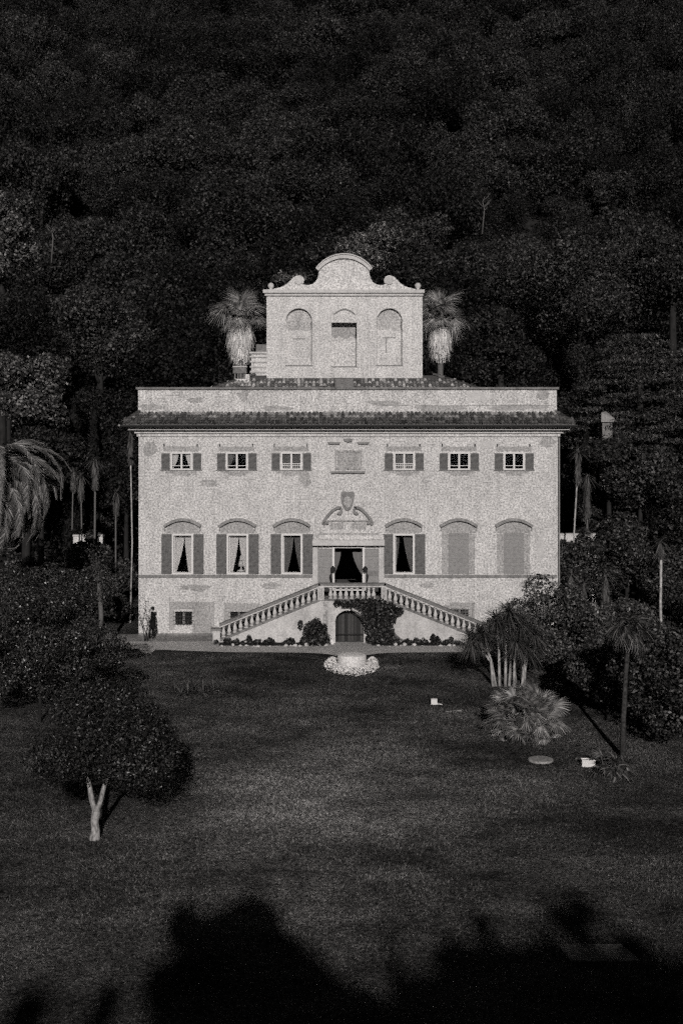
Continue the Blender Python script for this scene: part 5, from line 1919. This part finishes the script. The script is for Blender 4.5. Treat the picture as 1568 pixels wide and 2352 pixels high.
# ------------------------------------------------------------------ trees behind the camera that throw the shade across the foreground
def shade_tree(px, py, wpx, h, label, seed, shape='round'):
    g, sc = G(px, py)
    h *= 1.6
    L = h / math.tan(SUN_EL)
    base = Vector((g.x - SUN_TO.x * L, g.y - SUN_TO.y * L, 0))
    base.z = gz(base.x, base.y)
    h2 = h + (g.z - base.z)
    W = wpx / sc / 2
    r = np.random.default_rng(seed)
    t = empty('shade_tree', base, label, 'tree', 'trees behind the viewpoint shading the foreground')
    if shape == 'round':
        bl = blob_crown(W, h2 * .3, 12, r, .7, .42, h2 * .68, 1.0)
        top = max(b[2] + b[5] for b in bl)
        bl = [(a, b, c + h2 - top, d, e, f) for a, b, c, d, e, f in bl] + [(0, 0, h2 * .3, W * .8, W * .8, h2 * .3)]
    else:
        bl = [(0, 0, h2 * f, W * s, W * s, h2 * .13) for f, s in ((.2, 1.2), (.4, 1.2), (.58, 1.15), (.72, .9), (.83, .62), (.90, .36))]
        bl = [(a + r.uniform(-.2, .2) * W, b, c, d, e, f) for a, b, c, d, e, f in bl]
    v, q = leafcloud(bl, 13000, .46, r, .7, .6, 1.0)
    link('crown', mesh_np('crown', v, q, M['forest']), t, False)
    link('trunk', trunk_mesh('trunk', h2 * .6, .3, M['bark_dark'], 4, r), t, False)


for i, (px, py, w, h, sh, lb) in enumerate((
        (570, 2085, 250, 17, 'round', 'broad tree whose shadow falls at lower centre left'), (680, 2130, 220, 16, 'round', 'tree whose shadow slopes right of the broad one'),
        (450, 2105, 170, 16, 'round', 'tree whose shadow joins the broad one on its left'), (790, 2240, 180, 15, 'round', 'small tree whose shadow ends the broad mass on the right'),
        (925, 2290, 130, 15, 'cone', 'pointed tree whose small shadow tip falls at bottom centre'), (1080, 2112, 100, 17, 'round', 'tree whose shadow opens the dark mass at right'),
        (1040, 2180, 190, 15, 'round', 'tree whose shadow begins the right hand dark mass'), (1190, 2165, 220, 16, 'round', 'tree whose shadow fills the lower right centre'),
        (1300, 2068, 110, 18, 'round', 'tall pointed tree with the farthest shadow at lower right'), (1380, 2135, 260, 17, 'round', 'tree whose shadow covers the concrete slab'),
        (1530, 2165, 300, 17, 'round', 'tree whose shadow runs out of the lower right corner'), (1130, 2260, 260, 14, 'round', 'low tree shading the bottom right centre'),
        (510, 2108, 200, 15.5, 'round', 'tree whose shadow fills the left shoulder of the broad mass'), (600, 2130, 300, 14.5, 'round', 'low dense tree shading the heart of the broad mass'), (920, 2262, 190, 14, 'round', 'low tree shading the gap between the two dark masses'), (1010, 2230, 170, 14, 'round', 'low tree at the left foot of the right hand dark mass'),
        (860, 2275, 160, 14, 'round', 'low tree closing the shadow right of the broad mass'), (1250, 2155, 170, 15, 'round', 'tree whose shadow backs the tall pointed one'),
        (65, 2300, 120, 15, 'round', 'small tree whose shadow tip falls at the lower left corner'), (240, 2285, 80, 15, 'round', 'slender tree whose faint shadow falls at the bottom left'))):
    shade_tree(px, py, w, h, lb, 201 + i, sh)

# ------------------------------------------------------------------ grass
r = np.random.default_rng(301)
N = 330000
dd = np.sqrt(r.uniform(19.0 ** 2, 74.3 ** 2, N))
xx = CAM.x + (r.uniform(-745, 885, N)) * dd / F
yy = dd - DIST
keep = ~((yy > -5.9) & (xx > -13.3) & (xx < 10)) & ~((yy > -7.0) & (np.abs(xx - 0.0) < 1.6))
xx, yy = xx[keep], yy[keep]
zz = np.where(yy < -6, -0.035 * (-6 - yy), 0.0)
n = len(xx)
a = r.uniform(0, 2 * PI, n)
h = r.uniform(.02, .06, n) * (1 + .5 * np.sin(xx * .7 + 1) * np.sin(yy * .45))
w = r.uniform(.010, .024, n)
lx, ly = r.normal(0, .05, n), r.normal(0, .05, n)
base = np.stack([xx, yy, zz], 1)
sv = np.stack([np.cos(a) * w, np.sin(a) * w, np.zeros(n)], 1)
tip = base + np.stack([lx, ly, h], 1)
v = np.stack([base - sv, base + sv, tip], 1).reshape(-1, 3)
f = np.arange(3 * n).reshape(-1, 3)
tag(link('grass', mesh_np('grass', v, f, M['grass_blade'])), 'short rough grass of the lawn in front of the villa', 'grass', kind='stuff')
